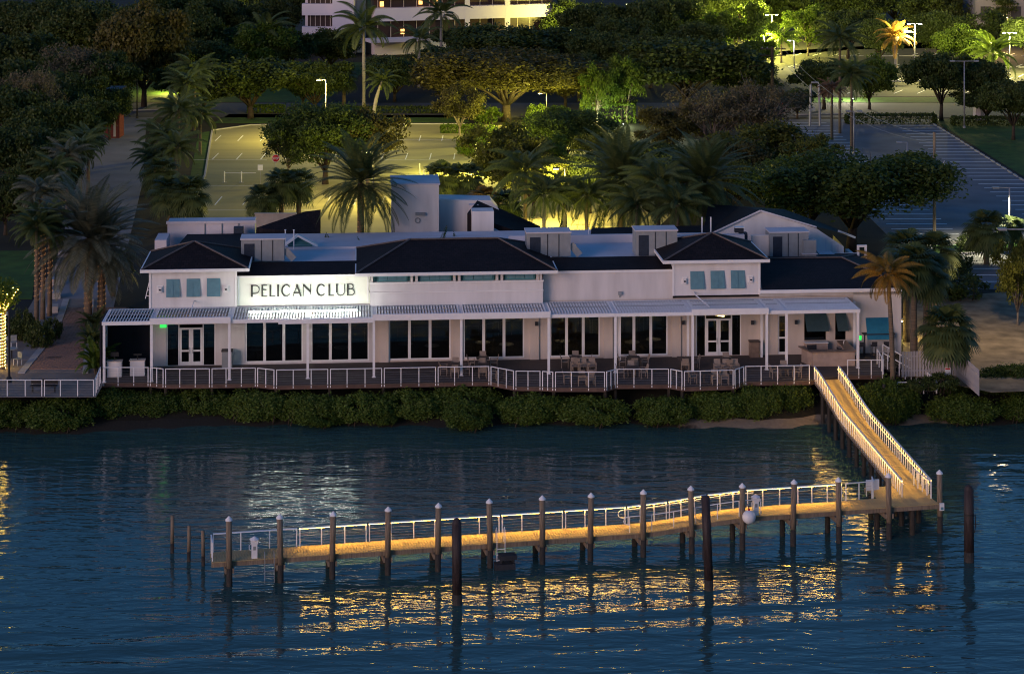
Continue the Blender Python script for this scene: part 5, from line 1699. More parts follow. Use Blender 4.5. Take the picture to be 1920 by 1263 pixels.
tree('loose', 862, 255, 160, 90, 'leaf_brown', 'slim tree on the little green island of the left car park')
tree('spread', 470, 222, 108, 190, 'leaf_dark', 'black flat-topped tree at the far left corner of the car park')
tree('spread', 590, 215, 112, 140, 'leaf_dark', 'black flat-topped tree behind the round car park tree')
tree('dense', 568, 200, 140, 60, 'leaf_green', 'small bright green tree lit by the path lamp')
tree('dense', 500, 150, 40, 130, 'leaf_green', 'dark tree with lamplit leaves left of the white tower block')
tree('dense', 620, 140, 52, 110, 'leaf_olive', 'tree standing in front of the white tower block foot')
tree('dense', 740, 190, 105, 110, 'leaf_dark', 'dark tree between the two royal palms')
tree('dense', 950, 150, 45, 200, 'leaf_dark', 'dark tree mass right of the white tower block')
tree('dense', 1050, 145, 50, 150, 'leaf_dark', 'dark tree under the tall lit pole')
tree('loose', 1120, 235, 120, 70, 'leaf_green', 'slim lit tree before the glowing hedge')
tree('loose', 1175, 230, 105, 80, 'leaf_green', 'slim tree right of the glowing hedge')
tree('loose', 1400, 120, 5, 100, 'leaf_green', 'yellow-green tree lit from inside by the far car park lamps', v=0)
tree('loose', 1345, 118, 25, 90, 'leaf_green', 'leafy tree lit on its right by the far car park lamps')
tree('dense', 1420, 135, 72, 70, 'leaf_green', 'small round tree glowing yellow at the far car park')
tree('loose', 1515, 105, 10, 90, 'leaf_green', 'leafy tree with a thick trunk in the far car park')
tree('dense', 1805, 135, 48, 95, 'leaf_green', 'round tree glowing bright green at upper right', v=0)
tree('spread', 1545, 205, 112, 110, 'leaf_dark', 'dark tree before the far car park, left of the tall palm', v=0)
tree('dense', 1630, 205, 105, 90, 'leaf_green', 'dark tree with lit right edge before the far car park')
tree('dense', 1495, 222, 165, 65, 'leaf_dark', 'small dark tree with a red light beside it')
tree('spread', 1765, 226, 98, 120, 'leaf_dark', 'dark tree with leaning trunk at the lawn corner')
tree('spread', 1835, 222, 110, 110, 'leaf_dark', 'dark flat-topped tree behind the tall unlit lamp post')
tree('spread', 1850, 228, 168, 120, 'leaf_dark', 'low dark twisted tree over the white kiosk')
tree('spread', 1900, 262, 150, 110, 'leaf_dark', 'dark tree at the right edge beside the lawn')
tree('loose', 1908, 610, 452, 100, 'leaf_olive', 'olive weeping tree at the right edge by the service yard', v=1)
def wood(items, kinds, where, group, cuts):
    rows_ = {}
    for a in items:
        r = sum(a[1] > c for c in cuts)
        rows_.setdefault(r, []).append(a)
    rn = (['back row', 'middle row', 'front row'] if len(cuts) == 2 else ['back row', 'front row'])
    nw = ['leftmost', 'second', 'third', 'fourth', 'fifth', 'sixth', 'seventh', 'eighth', 'ninth', 'tenth']
    for r, l in rows_.items():
        for k, a in enumerate(sorted(l)):
            tree(rnd.choice(kinds), *a, 'leaf_dark', 'dark tree, %s of the wood %s, %s' % (rn[r], where, nw[k] if k == 0 else nw[k] + ' from left'), group)
# the wood at upper left, told apart where it can be
tree('dense', 270, 200, 5, 170, 'leaf_brown', 'rounded rust-brown tree top at upper left')
tree('bare', 150, 230, 80, 150, None, 'grey half-bare tree in the dark wood at upper left', v=0)
tree('bare', 60, 290, 130, 130, None, 'pale-limbed half-bare tree in the dark wood near the left edge', v=1)
tree('dense', 350, 150, 10, 130, 'leaf_dark', 'dark tree right of the rust-brown top at upper left')
fill = [(20, 120, 0, 150), (95, 130, -10, 150), (170, 140, 0, 150), (240, 150, 10, 120), (30, 200, 60, 170), (110, 215, 100, 130), (190, 230, 95, 130), (215, 200, 90, 110),
        (20, 300, 160, 150), (100, 330, 190, 140), (165, 300, 180, 110), (30, 380, 240, 150), (90, 395, 270, 110), (10, 440, 320, 110), (60, 345, 220, 130), (140, 355, 245, 90), (205, 262, 165, 80), (5, 250, 110, 140), (75, 255, 130, 140), (140, 270, 140, 120)]
wood(fill, ('dense', 'spread'), 'at the left edge', 'trees of the dense wood at left', (181, 281))
fill2 = [(310, 110, -20, 120), (380, 105, -10, 110), (440, 100, 0, 110), (500, 90, -10, 110), (550, 80, -20, 90), (330, 165, 70, 110), (400, 170, 75, 110), (440, 140, 50, 100), (545, 150, 60, 90), (380, 225, 150, 80), (340, 215, 120, 90)]
wood(fill2, ('dense', 'spread'), 'left of the white block', 'trees left of the white tower block', (120,))
fill3 = [(1060, 90, 0, 110), (1110, 110, 5, 110), (1160, 130, 30, 110), (1210, 120, 0, 120), (1265, 110, -10, 120), (1320, 95, -15, 110), (1220, 165, 60, 120), (1130, 160, 60, 110), (1300, 140, 40, 110), (1380, 80, -30, 110), (1160, 200, 110, 100), (900, 130, 55, 110), (820, 160, 85, 110), (1085, 190, 100, 90), (870, 115, 50, 100)]
wood(fill3, ('dense', 'spread'), 'behind the fig', 'trees behind the fig', (112, 135))
fill4 = [(1460, 70, -30, 110), (1550, 65, -30, 120), (1610, 70, -25, 120), (1680, 60, -35, 120), (1740, 75, -20, 120), (1800, 65, -30, 120), (1870, 75, -20, 120), (1920, 60, -30, 120), (1590, 110, 15, 110), (1650, 120, 30, 90), (1760, 110, 20, 100), (1850, 110, 20, 110), (1925, 130, 30, 90), (1500, 60, -40, 100)]
wood(fill4, ('dense', 'spread', 'loose'), 'beyond the far lot', 'trees beyond the far car park', (80,))

# ------------------------------------------------------------------ palms
FO = ('fairy', None)
palm('date', 676, 0, 262, 172, 'tall date palm with orange string lights wound up its trunk behind the roof', d=163, lights=('fairy', (.3, .97)))
palm('date', 165, 592, 350, 205, 'big grey date palm beside the brick path, left trunk of the pair', lm='frond_grey', lights=('fairy', (.1, .9)))
palm('date', 190, 588, 392, 150, 'big grey date palm beside the brick path, right trunk of the pair', lm='frond_grey', lights=('fairy', (.1, .9)))
for px, b, t, l in ((68, 608, 395, 'leftmost'), (80, 598, 378, 'middle'), (93, 592, 405, 'rightmost')):
    palm('coconut', px, b, t, 88, 'slim palm with lit trunk left of the brick path, %s of three' % l, lights=('fairy', (.25, .85)))
palm('coconut', 212, 555, 470, 80, 'short palm between the date palms and the left tower')
palm('date', 1165, 0, 248, 190, 'broad date palm behind the low dark roof at right of centre', d=178)
palm('date', 1322, 0, 262, 170, 'broad date palm left of the big white gable', d=172)
palm('coconut', 1235, 0, 300, 120, 'drooping dark palm between the two broad date palms', d=170, lm='frond_green')
palm('coconut', 985, 0, 278, 130, 'dark palm before the yellow lamp', d=176)
palm('sabal', 910, 0, 345, 70, 'small gold-lit palm right of the roof cabinets', d=183, lm='frond_lamplit')
palm('sabal', 950, 0, 352, 75, 'small palm second right of the roof cabinets', d=180)
palm('coconut', 1020, 0, 330, 100, 'dark palm with a pale trunk behind the centre air unit', d=172, bark='royal_bark')
palm('royal', 1058, 0, 335, 90, 'slim palm with a thin pale trunk right of the yellow lamp', d=180)
palm('coconut', 1100, 0, 335, 90, 'dark palm left of the broad date palm', d=174)
palm('coconut', 1270, 0, 345, 110, 'dark palm with hanging dead fronds left of the white gable', d=166)
palm('coconut', 1195, 0, 350, 100, 'palm with rusty hanging fronds under the broad date palm', d=168)
palm('sabal', 492, 425, 342, 72, 'fan palm standing left of the row at the car park edge')
palm('sabal', 527, 420, 312, 76, 'fan palm in the middle of the row at the car park edge', lights=('fairy', (.2, .9)))
palm('sabal', 560, 415, 312, 76, 'fan palm at the right of the row at the car park edge')
palm('sabal', 828, 402, 300, 82, 'fan palm directly behind the white stair tower')
palm('sabal', 872, 400, 300, 82, 'fan palm right of the white stair tower')
palm('sabal', 318, 425, 325, 84, 'fan palm left of the pale parapet block')
palm('sabal', 355, 428, 325, 90, 'fan palm right above the pale parapet block')
palm('sabal', 300, 400, 290, 80, 'dark fan palm beside the driveway, behind the parapet block')
for i, (px, b, t, w) in enumerate(((335, 300, 175, 90), (350, 262, 130, 80), (365, 245, 105, 80), (305, 330, 225, 85), (330, 365, 245, 90), (375, 290, 190, 70), (290, 360, 268, 80))):
    palm('coconut', px, b, t, w, 'dark palm between driveway and car park, %s in depth' % ('fourth nearest', 'second farthest', 'farthest', 'third nearest', 'nearest', 'third farthest', 'second nearest')[i], 'palms between driveway and car park')
for i, (px, b, t, w) in enumerate(((100, 420, 290, 80), (125, 400, 265, 80), (150, 385, 250, 80), (75, 455, 330, 90), (165, 365, 235, 70))):
    palm('coconut', px, b, t, w, 'olive palm in the row left of the driveway, %s' % ('second nearest', 'middle one', 'second farthest', 'nearest', 'farthest')[i], 'palms left of the driveway', lm='frond_grey' if i % 2 else 'frond_green')
palm('royal', 682, 212, 12, 105, 'tall royal palm before the white tower block')
palm('royal', 827, 128, -5, 85, 'royal palm before the right wing of the white tower block')
palm('royal', 786, 165, 48, 70, 'shorter royal palm between the two tall ones')
palm('royal', 700, 232, 130, 60, 'slim leaning palm on the lawn strip', lean=1.2)
palm('sabal', 645, 200, 120, 55, 'small palm with lit trunk on the far path')
palm('royal', 498, 150, 28, 95, 'dark drooping palm before the lit leaves left of the tower block')
palm('sabal', 1148, 120, 25, 45, 'lit fan palm on a thin trunk beside the far lit pole')
palm('royal', 1680, 152, 42, 72, 'palm glowing yellow under the tall far lamp', lm='frond_lamplit')
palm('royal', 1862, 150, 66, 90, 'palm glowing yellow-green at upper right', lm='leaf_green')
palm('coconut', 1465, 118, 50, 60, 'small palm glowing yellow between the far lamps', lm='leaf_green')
palm('coconut', 1575, 250, 45, 80, 'tall thin dark palm at the far end of the right car park')
palm('coconut', 1597, 280, 112, 80, 'dark palm with dead lower fronds at the end of the right car park')
palm('coconut', 1560, 262, 150, 50, 'small reddish palm at the end of the right car park', lm='frond_dead')
palm('sabal', 1850, 495, 390, 92, 'fan palm standing in the grass island at right')
palm('sabal', 1897, 470, 402, 60, 'fan palm near the right edge beside the lamp post')
op = palm('coconut', 1674, 716, 478, 100, 'orange-lit palm at the right corner of the building', lm='frond_lamplit', lean=-.35, tr=.15)
palm('sabal', 1778, 716, 568, 120, 'stout fan palm inside the white fence corner', bark='royal_bark')
palm('sabal', 1714, 700, 452, 100, 'tall dark fan palm behind the orange-lit palm')
palm('sabal', 1738, 690, 470, 100, 'dark fan palm right of the tall one at the building corner')
palm('sabal', 1752, 640, 430, 100, 'dark fan palm at the back of the corner group')
palm('sabal', 1700, 640, 425, 100, 'dark fan palm rising behind the wing roof')
areca(620, 0, 95, 420, 'dark palm shrub behind the small dormer', d=160)
areca(700, 0, 80, 432, 'palm shrub right of the lit date palm trunk', d=158)
areca(812, 0, 90, 408, 'green palm shrub at the foot of the white stair tower', d=159)
areca(872, 0, 90, 412, 'dark palm shrub left of the dark rear slope', d=160)
areca(590, 0, 70, 430, 'palm shrub left of the lit date palm trunk', d=161)
areca(1030, 0, 80, 395, 'palm shrub behind the centre air unit', d=168)
areca(1090, 0, 80, 400, 'palm shrub behind the right flat roof', d=168)
areca(180, 700, 75, 610, 'bright palm shrub at the left end of the veranda', lm='leaf_green')
areca(172, 650, 60, 590, 'palm shrub behind the one at the veranda end')
areca(175, 612, 60, 570, 'dark palm shrub under the date palms')

for a in ((1000, 405, 292, 120, 'leaf_olive', 'olive tree behind the centre air unit'), (1105, 400, 285, 130, 'leaf_dark', 'dark tree behind the palms at the rear parapet'), (1215, 395, 268, 140, 'leaf_dark', 'dark tree between the broad date palms'), (1290, 385, 290, 120, 'leaf_brown', 'brown-leaved tree left of the white gable'), (1375, 400, 305, 140, 'leaf_olive', 'olive tree behind the white gable roof'), (1455, 420, 310, 140, 'leaf_dark', 'dark tree behind the white gable, right side')):
    tree('near', *a)
# shrubs and hedges
def hedge(px0, px1, base, top, label, lm='leaf_dark', depth=2.0, name='hedge', cat='hedge', d=None):
    p0, p1 = G(px0, base), G(px1, base)
    x0, x1, y = p0.x, p1.x, (p0.y + p1.y) / 2
    h = ZT(top, y)
    e = empty(name, ((x0 + x1) / 2, y + depth / 2, 0), 0, label, cat)
    rs = np.random.RandomState(int(px0))
    w = x1 - x0
    n = int(min(9000, 900 + w * depth * 120))
    c = rs.uniform(-.5, .5, size=(n, 3))
    f = rs.randint(0, 5, n)
    c[f == 0, 1] = -.5; c[f == 1, 2] = .5; c[f == 2, 0] = .5; c[f == 3, 0] = -.5; c[f == 4, 2] = .5
    c = c * np.array([w, depth, h]) + rs.normal(size=(n, 3)) * .08 + np.array([0, 0, h / 2])
    c[:, 2] = np.maximum(c[:, 2], .05)
    link('foliage', quads_mesh('foliage', leaf_quads(rs, c, rs.normal(size=(n, 3)) * .1, .32, .2), lm), e)
    st = MB()
    for k in range(max(3, int(w / 1.2))):
        x = -w / 2 + (k + .5) * w / max(3, int(w / 1.2))
        st.tube([(x, 0, -.1), (x + .1, .05, h * .8)], [.05, .02], 4)
    st.build('stems', 'bark_dark', e)
    return e
hedge(1590, 1755, 233, 217, 'long black clipped hedge across the far end of the right car park')
hedge(640, 905, 213, 203, 'dark hedge behind the lawn strip')
hedge(828, 905, 250, 238, 'small clipped hedge on the car park island', 'leaf_green')
hedge(465, 530, 212, 200, 'clipped hedge behind the far left corner of the car park', 'leaf_green')
hedge(1090, 1190, 232, 196, 'glowing green hedge wall lit by ground spots', 'leaf_green', 1.5)
hedge(900, 945, 330, 316, 'low hedge at the right edge of the left car park', 'leaf_green')
hedge(1790, 1920, 236, 222, 'dark hedge along the top of the right lawn')
for i, (px, b, w, t) in enumerate(((30, 640, 60, 600), (70, 655, 60, 605), (95, 640, 40, 600), (40, 640, 50, 585), (1830, 470, 70, 440), (1790, 520, 80, 470), (1750, 560, 90, 500), (1800, 560, 110, 515), (1770, 735, 70, 705), (1730, 735, 60, 715))):
    p = G(px, b)
    bush(p.x, p.y + .8, 0, w * p.y / F, ZT(t, p.y), None, ['round shrub under the three slim palms, left one', 'round shrub under the three slim palms, right one', 'small shrub on the kerb of the brick path', 'tufted shrub behind the café chairs', 'low shrub on the green island at right', 'dark shrub bank below the fan palms at right', 'dark shrub behind the white fence', 'dark round shrub beside the service yard', 'low shrub at the foot of the stout fan palm', 'low shrub below the white stair rail'][i], None, SHRUB, 'leaf_dark', 'shrub')

for k, (px, b_, w_, t_) in enumerate(((865, 222, 55, 196), (910, 230, 60, 198), (1010, 228, 55, 196), (1050, 222, 50, 198), (905, 268, 70, 232), (880, 290, 60, 250))):
    p = G(px, b_)
    bush(p.x, p.y, 0, w_ * p.y / F, ZT(t_, p.y), None, ['lamplit shrub at the left foot of the fig', 'lamplit shrub left of the fig trunks', 'lamplit shrub right of the fig trunks', 'lamplit shrub at the right foot of the fig', 'yellowish shrub below the fig beside the car park', 'yellowish shrub nearest the car park island'][k], None, SHRUB, 'leaf_green', 'shrub')
# ------------------------------------------------------------------ lamps
def pole_lamp(px, base, top, label, lens='lamp_green', energy=0, col=(1, .9, .5), arm=.9, double=True, r=.09, name='lamp_post', m='steel_pole', d=None, group=None, cone=None):
    p = G(px, base) if d is None else Vector(((px - 960) * d / F, d, 0))
    h = ZT(top, p.y)
    e = empty(name, (p.x, p.y, 0), 0, label, 'lamp post', group)
    MB().tube([(0, 0, 0), (0, 0, h)], [r * 1.2, r * .8], 8).build('pole', m, e, smooth=True)
    MB().lathe([(.2, 0), (.2, .25), (.12, .3)], 8).build('base', m, e)
    sides = (-1, 1) if double else (-1,)
    for s in sides:
        MB().bar((0, 0, h), (s * arm, 0, h + .02), .08, .08).build('arm', m, e)
        hd = MB().box(s * arm - .32, s * arm + .32, -.18, .18, h - .04, h + .1).build('lamp_head', m, e)
        MB().box(s * arm - .26, s * arm + .26, -.14, .14, h - .075, h - .045).build('lens', lens if energy else 'hvac', hd)
        if energy:
            energy *= 1.0
            L = bpy.data.lights.new('lamp', 'SPOT' if cone else 'POINT')
            if cone: L.spot_size = R(cone); L.spot_blend = .5
            L.energy = energy / len(sides); L.color = col; L.shadow_soft_size = .25
            lo = bpy.data.objects.new('lamp', L); C.objects.link(lo); lo.parent = e
            lo.location = (s * arm, 0, h - .25)
    return e
YG = (1.0, .88, .16)
YW = (1.0, .78, .18)
pole_lamp(1060, 0, 316, 'bright yellow lamp among the palms behind the building', 'lamp_warm', 4000, YW, d=200, double=False, m='black_metal')
pole_lamp(611, 262, 150, 'slim lit lamp post behind the round car park tree', 'lamp_warm', 5200, YW, double=False)
pole_lamp(700, 0, 285, 'car park lamp hidden by the lit date palm', 'lamp_warm', 2200, YW, d=212, double=False)
pole_lamp(1025, 236, 175, 'lamp under the wide rust-brown fig', 'lamp_warm', 2200, YG, double=False, m='black_metal')
pole_lamp(893, 0, 268, 'added dark lamp post lighting the trees at the right edge of the left car park', 'lamp_warm', 4200, YG, d=232, double=False, m='black_metal')  # added lamp, brightens the yellow-green canopies from the front
pole_lamp(1010, 0, 222, 'added dark lamp post lighting the fig and the round green tree', 'lamp_warm', 5200, YG, d=258, double=False, m='black_metal')  # added lamp, brightens the fig and the tree before it
pole_lamp(392, 95, 28, 'bright street lamp above the trees at upper left', 'lamp_warm', 6000, YW, double=False)
pole_lamp(463, 140, 80, 'small lamp among the lit leaves left of the tower block', 'lamp_green', 5000, YG, double=False)
pole_lamp(1404, 108, 47, 'lit lamp post with white shaft in the far car park, left of the row', 'lamp_green', 9500, YG)
pole_lamp(1433, 118, 63, 'short lit lamp post in the far car park, behind the round tree', 'lamp_green', 8000, YG)
pole_lamp(1447, 98, 28, 'tall lit lamp post in the far car park, tallest on the left', 'lamp_green', 9000, YG)
pole_lamp(1413, 85, 13, 'far lamp glowing at the top above the lit trees', 'lamp_green', 8000, YG)
pole_lamp(1489, 128, 76, 'small pale lamp post in the far car park', 'lamp_cool', 700, (1, .95, .8), double=False)
pole_lamp(1715, 152, 45, 'tall white double lamp post beside the glowing palm', 'lamp_cool', 11000, (1, .86, .30))
pole_lamp(1893, 140, 62, 'tall double lamp post beside the glowing palm at upper right', 'lamp_cool', 10000, (1, .88, .28))
pole_lamp(1889, 100, 28, 'bright orange street lamp at the top right', 'lamp_warm', 3500, (1, .6, .2), double=False)
pole_lamp(1808, 240, 115, 'tall unlit double lamp post on the lawn', arm=1.6)
pole_lamp(1601, 288, 209, 'unlit double lamp post at the end of the right car park', arm=.7)
pole_lamp(1701, 330, 267, 'unlit single-arm lamp post in the right car park', double=False)
pole_lamp(1893, 465, 352, 'lamp post over the pool of light in the right car park', 'hvac', 2400, (1, .90, .55), double=False, arm=1.3, cone=135)
pole_lamp(1070, 100, 30, 'tall thin lit pole above the wood right of the tower block', 'lamp_cool', 5000, YG, double=False)
pole_lamp(1185, 90, 8, 'slim lit pole at the top centre', 'lamp_green', 4000, YG, double=False)
pole_lamp(257, 222, 150, 'thin dark pole at the head of the driveway', double=False, m='black_metal', arm=.3)
pole_lamp(330, 175, 150, 'low road lamp behind the driveway palms', 'lamp_warm', 1600, YW, double=False)
pole_lamp(1600, 195, 150, 'road lamp behind the dark palms at the far car park', 'lamp_cool', 1600, (1, .88, .6), double=False, d=303)
pole_lamp(1700, 640, 600, 'low yard lamp behind the corner palms', 'lamp_warm', 160, YW, double=False, arm=.3, d=152)
pole_lamp(1945, 0, 430, 'yard lamp at the right edge by the olive weeping tree', 'hvac', 900, (1, .72, .40), double=False, d=150, arm=2.6, cone=140)
# utility poles, gantry, wires
up = G(1448, 222)
e = empty('utility_pole', up, 0, 'tall dark wooden utility pole with two crossarms left of the far car park', 'utility pole')
hh = ZT(88, up.y)
MB().tube([(0, 0, 0), (0, 0, hh)], [.28, .2], 8).build('pole', 'bark_dark', e)
for z in (hh - 1.2, hh - .3):
    MB().bar((-1.7, 0, z), (1.9, 0, z), .12, .14).build('crossarm', 'bark_dark', e)
for x in (-1.4, -.7, .8, 1.6):
    MB().lathe([(.05, 0), (.07, .12), (.03, .22)], 6, (x, 0, hh - .22)).build('insulator', 'hvac', e)
u2 = G(1752, 440)
e = empty('utility_pole', u2, 0, 'weathered utility pole with white insulators in the right car park', 'utility pole')
h2 = ZT(248, u2.y)
MB().tube([(0, 0, 0), (0, 0, h2)], [.17, .12], 8).build('pole', 'timber', e)
MB().bar((-1.2, 0, h2 - 3.2), (1.0, 0, h2 - 3.2), .08).build('crossarm', 'timber', e)
for x in (-.7, -.45, .95):
    MB().lathe([(.06, -.05), (.09, .15), (.05, .35), (0, .36)], 8, (x, 0, h2 - 3.1)).build('insulator', 'plastic_white', e)
MB().tube([(-.4, 0, h2 - 3.2), (-.3, 0, h2 - 4.4), (0, 0, h2 - 5)], .03, 5).tube([(.9, 0, h2 - 3.2), (.6, 0, h2 - 4.6), (.1, 0, h2 - 5.2)], .03, 5).build('cable_drop', 'black_metal', e)
def wire(a, b, sag, label):
    e = empty('overhead_wire', a, 0, label, 'wire', None)
    pts = []
    for i in range(11):
        t = i / 10
        p = Vector(a).lerp(Vector(b), t) - Vector(a)
        pts.append(p - Vector((0, 0, sag * 4 * t * (1 - t))))
    MB().tube(pts, .022, 4).build('wire', 'hvac', e)
wire((up.x + 1.6, up.y, hh - .3), (u2.x, u2.y, h2 - .3), 2.2, 'upper overhead wire slanting across the right car park')
wire((up.x + .8, up.y, hh - 1.2), (u2.x, u2.y, h2 - 1.0), 2.4, 'lower overhead wire slanting across the right car park')
g = G(1527, 236)
e = empty('sign_gantry', g, 0, 'grey arch-shaped pole frame at the far left of the right car park', 'gantry')
hg = ZT(155, g.y)
for x in (-.62, .75):
    MB().tube([(x, 0, 0), (x * .8, 0, hg - .3)], .17, 8).build('leg', 'steel_pole', e)
MB().tube([(-.5, 0, hg - .3), (-.4, 0, hg), (.5, 0, hg), (.6, 0, hg - .3)], .12, 8).build('arch', 'steel_pole', e)
MB().box(-.9, .1, -.1, .1, hg * .35, hg * .35 + .5).build('meter_box', 'hvac', e)
# traffic signals
for px, py, lab in ((835, 196, 'red traffic light glowing left of the fig'), (1466, 197, 'red traffic light glowing beside the small dark tree')):
    d = 290
    e = empty('traffic_signal', ((px - 960) * d / F, d, 0), 0, lab, 'traffic light')
    z = ZT(py, d)
    MB().tube([(0, .15, 0), (0, .15, z + .8)], .07, 6).build('pole', 'black_metal', e)
    MB().box(-.17, .17, -.1, .1, z - .75, z + .3).build('housing', 'black_metal', e)
    MB().lathe([(.13, 0), (0, .05)], 10).build('red_lens', 'signal_red', e, (0, -.1, z + .12), (R(90), 0, 0))
# stop signs with their lettering
SL = {'S': [(.9, .85), (.5, 1), (.12, .78), (.5, .52), (.9, .25), (.5, 0), (.1, .15)], 'T': None, 'O': None, 'P': None}
def stop_sign(px, py, d, label, tilt=0.0):
    z = ZT(py, d)
    e = empty('stop_sign', ((px - 960) * d / F, d, 0), 0, label, 'sign')
    MB().bar((0, .06, 0), (0, .06, z + .3), .06).build('post', 'steel_pole', e)
    r = .44
    oc = [(r * math.cos(R(22.5 + 45 * k)), r * math.sin(R(22.5 + 45 * k))) for k in range(8)]
    def plate(s, y0, y1, m, nm):
        pts = [(x * s, y0, zz * s + z) for x, zz in oc] + [(x * s, y1, zz * s + z) for x, zz in oc]
        return MB().poly(pts, [tuple(reversed(range(8))), tuple(range(8, 16))] + [(i, (i + 1) % 8, 8 + (i + 1) % 8, 8 + i) for i in range(8)]).build(nm, m, e)
    plate(1.0, -.0, .02, 'plastic_white', 'border')
    plate(.93, -.012, -.003, 'sign_red', 'plate')
    w, h = .14, .26
    lt = {'S': [[(.9, .85), (.5, 1), (.12, .78), (.5, .52), (.9, .25), (.5, 0), (.1, .15)]], 'T': [[(0, 1), (1, 1)], [(.5, 1), (.5, 0)]], 'O': [[(.5, 1), (.95, .7), (.95, .3), (.5, 0), (.05, .3), (.05, .7), (.5, 1)]], 'P': [[(.1, 0), (.1, 1), (.7, 1), (.95, .8), (.7, .5), (.1, .5)]]}
    for k, ch in enumerate('STOP'):
        b = MB()
        x0 = -.34 + k * .175
        for ln in lt[ch]:
            for (a, c), (a2, c2) in zip(ln, ln[1:]):
                b.bar((x0 + a * w, -.016, z - h / 2 + c * h), (x0 + a2 * w, -.016, z - h / 2 + c2 * h), .04, .006, (0, 1, 0))
        b.build('letter', 'plastic_white', e)
stop_sign(1262, 287, 231, 'red octagonal STOP sign right of the broad date palm')
stop_sign(517, 297, 226, 'red octagonal STOP sign under the small dark car park tree')
for px, base, top, lab in ((1251, 322, 286, 'narrow white notice on a pole left of the right STOP sign'), (488, 345, 309, 'white notice on a pole near the left STOP sign')):
    p = G(px, base); h = ZT(top, p.y)
    e = empty('notice_sign', p, 0, lab, 'sign')
    MB().bar((0, .04, 0), (0, .04, h - .1), .05).build('post', 'steel_pole', e)
    MB().box(-.2 if px > 600 else -.28, .2 if px > 600 else .28, -.02, .01, h - .62, h).build('plate', 'plastic_white', e)
# barrier rails in the left lot
for px, lab in ((436, 'white barrier rail across the left car park lane')),:
    pass
p = G(436, 342)
e = empty('lane_barrier', p, 0, 'white two-post barrier rail across the left car park lane', 'barrier')
for x in (-.9, 1.0):
    MB().tube([(x, 0, 0), (x, 0, 1.25)], .07, 6).build('post', 'rail_white', e)
    MB().box(x - .25, x + .25, -.15, .15, .0, .03).build('foot', 'kerb', e)
MB().bar((-.9, 0, 1.05), (2.6, 0, 1.05), .05).build('rail', 'rail_white', e)
for px, b_, t_, lab in ((787, 326, 307, 'thin white bollard in the car park left of the fan palms'), (795, 338, 318, 'short striped bollard by the fan palms')):
    p = G(px, b_)
    e = empty('bollard', p, 0, lab, 'bollard')
    MB().tube([(0, 0, 0), (0, 0, ZT(t_, p.y))], .06, 6).build('post', 'rail_white', e)
    MB().lathe([(.16, 0), (.16, .05), (.06, .08)], 8).build('foot', 'kerb', e)
# stone walls behind the building
for px0, px1, py0, py1, d, lab in ((478, 555, 402, 424, 186, 'pale block wall catching lamplight behind the dark rear slope'),):
    e = empty('garden_wall', ((px0 + px1) / 2 * 0 + ((px0 + px1) / 2 - 960) * d / F, d, 0), 0, lab, 'wall')
    w = (px1 - px0) * d / F
    MB().box(-w / 2, w / 2, 0, .3, 0, ZT(py0, d)).build('masonry', 'block_wall', e)
    MB().box(-w / 2 - .05, w / 2 + .05, -.05, .35, ZT(py0, d) + .003, ZT(py0, d) + .1).build('coping', 'block_wall', e)

# ------------------------------------------------------------------ white tower block far behind
TD = 372
def TX(px, d=TD): return (px - 960) * d / F
tb = empty('tower_block', (TX(640), TD, 0), 0, 'white concrete apartment block with balcony bands at the top', 'building')
ox = TX(640)
zz = [(-1, 3.2), (7.35, 9.45), (13.6, 15.7), (19.8, 21.9)]
MB().box(TX(566) - ox, TX(700) - ox, 6, 20, 0, 26).build('core', 'tower_white', tb)
MB().box(TX(624) - ox, TX(664) - ox, -1.0, 6, 0, 26).build('pier', 'tower_white', tb)
for z0, z1 in ((2.2, 5.3), (7.4, 9.5), (11.6, 13.7), (15.8, 18)):
    bb = MB().box(TX(566) - ox, TX(624) - ox - .01, 0, 2.0, z0, z1).build('balcony_band', 'tower_white', tb)
for z0, z1 in ((5.3, 7.4), (9.5, 11.6), (13.7, 15.8)):
    a, b = TX(576) - ox, TX(623) - ox
    w = MB().box(a, b, 1.2, 1.3, z0, z1).build('window', 'hall_window', tb)
    for k in range(5):
        x = a + (k + .5) * (b - a) / 5
        MB().box(x - .05, x + .05, 1.1, 1.19, z0, z1).build('mullion', 'stucco_warm', w)
# angled wing
wing = empty('tower_block', (TX(700), TD + 1, 0), R(20), 'white wing of the apartment block with long angled balcony bands', 'building')
Lw = 36
for z0, z1 in ((0, 2.6), (6.2, 8.6), (10.4, 12.8), (14.6, 17)):
    MB().box(0, Lw, -.6, 1.6, z0, z1).build('balcony_band', 'tower_white', wing)
for z0, z1 in ((2.6, 6.2), (8.6, 10.4), (12.8, 14.6)):
    w = MB().box(.5, Lw - .5, 1.7, 1.8, z0, z1).build('window', 'hall_window', wing)
    for k in range(14):
        MB().box(k * 2.5 + 1.2, k * 2.5 + 1.32, 1.6, 1.69, z0, z1).build('mullion', 'stucco_warm', w)
for x in (18, 26):
    MB().box(x - .5, x + .5, -.62, -.602, .0, 26).build('pier', 'tower_white', wing)
MB().box(0, Lw, 1.8, 14, 0, 26).build('core', 'interior', wing)
for x, z in ((2.0, 9.2), (9.5, 9.4), (12.5, 9.2), (6.0, 4.0)):
    MB().box(x - .35, x + .35, 1.45, 1.58, z - .4, z + .5).build('lit_window', 'hall_light', wing)
MB().box(-2, 9, -5, -1, 2.7, 3.3).build('entrance_canopy', 'tower_white', wing)
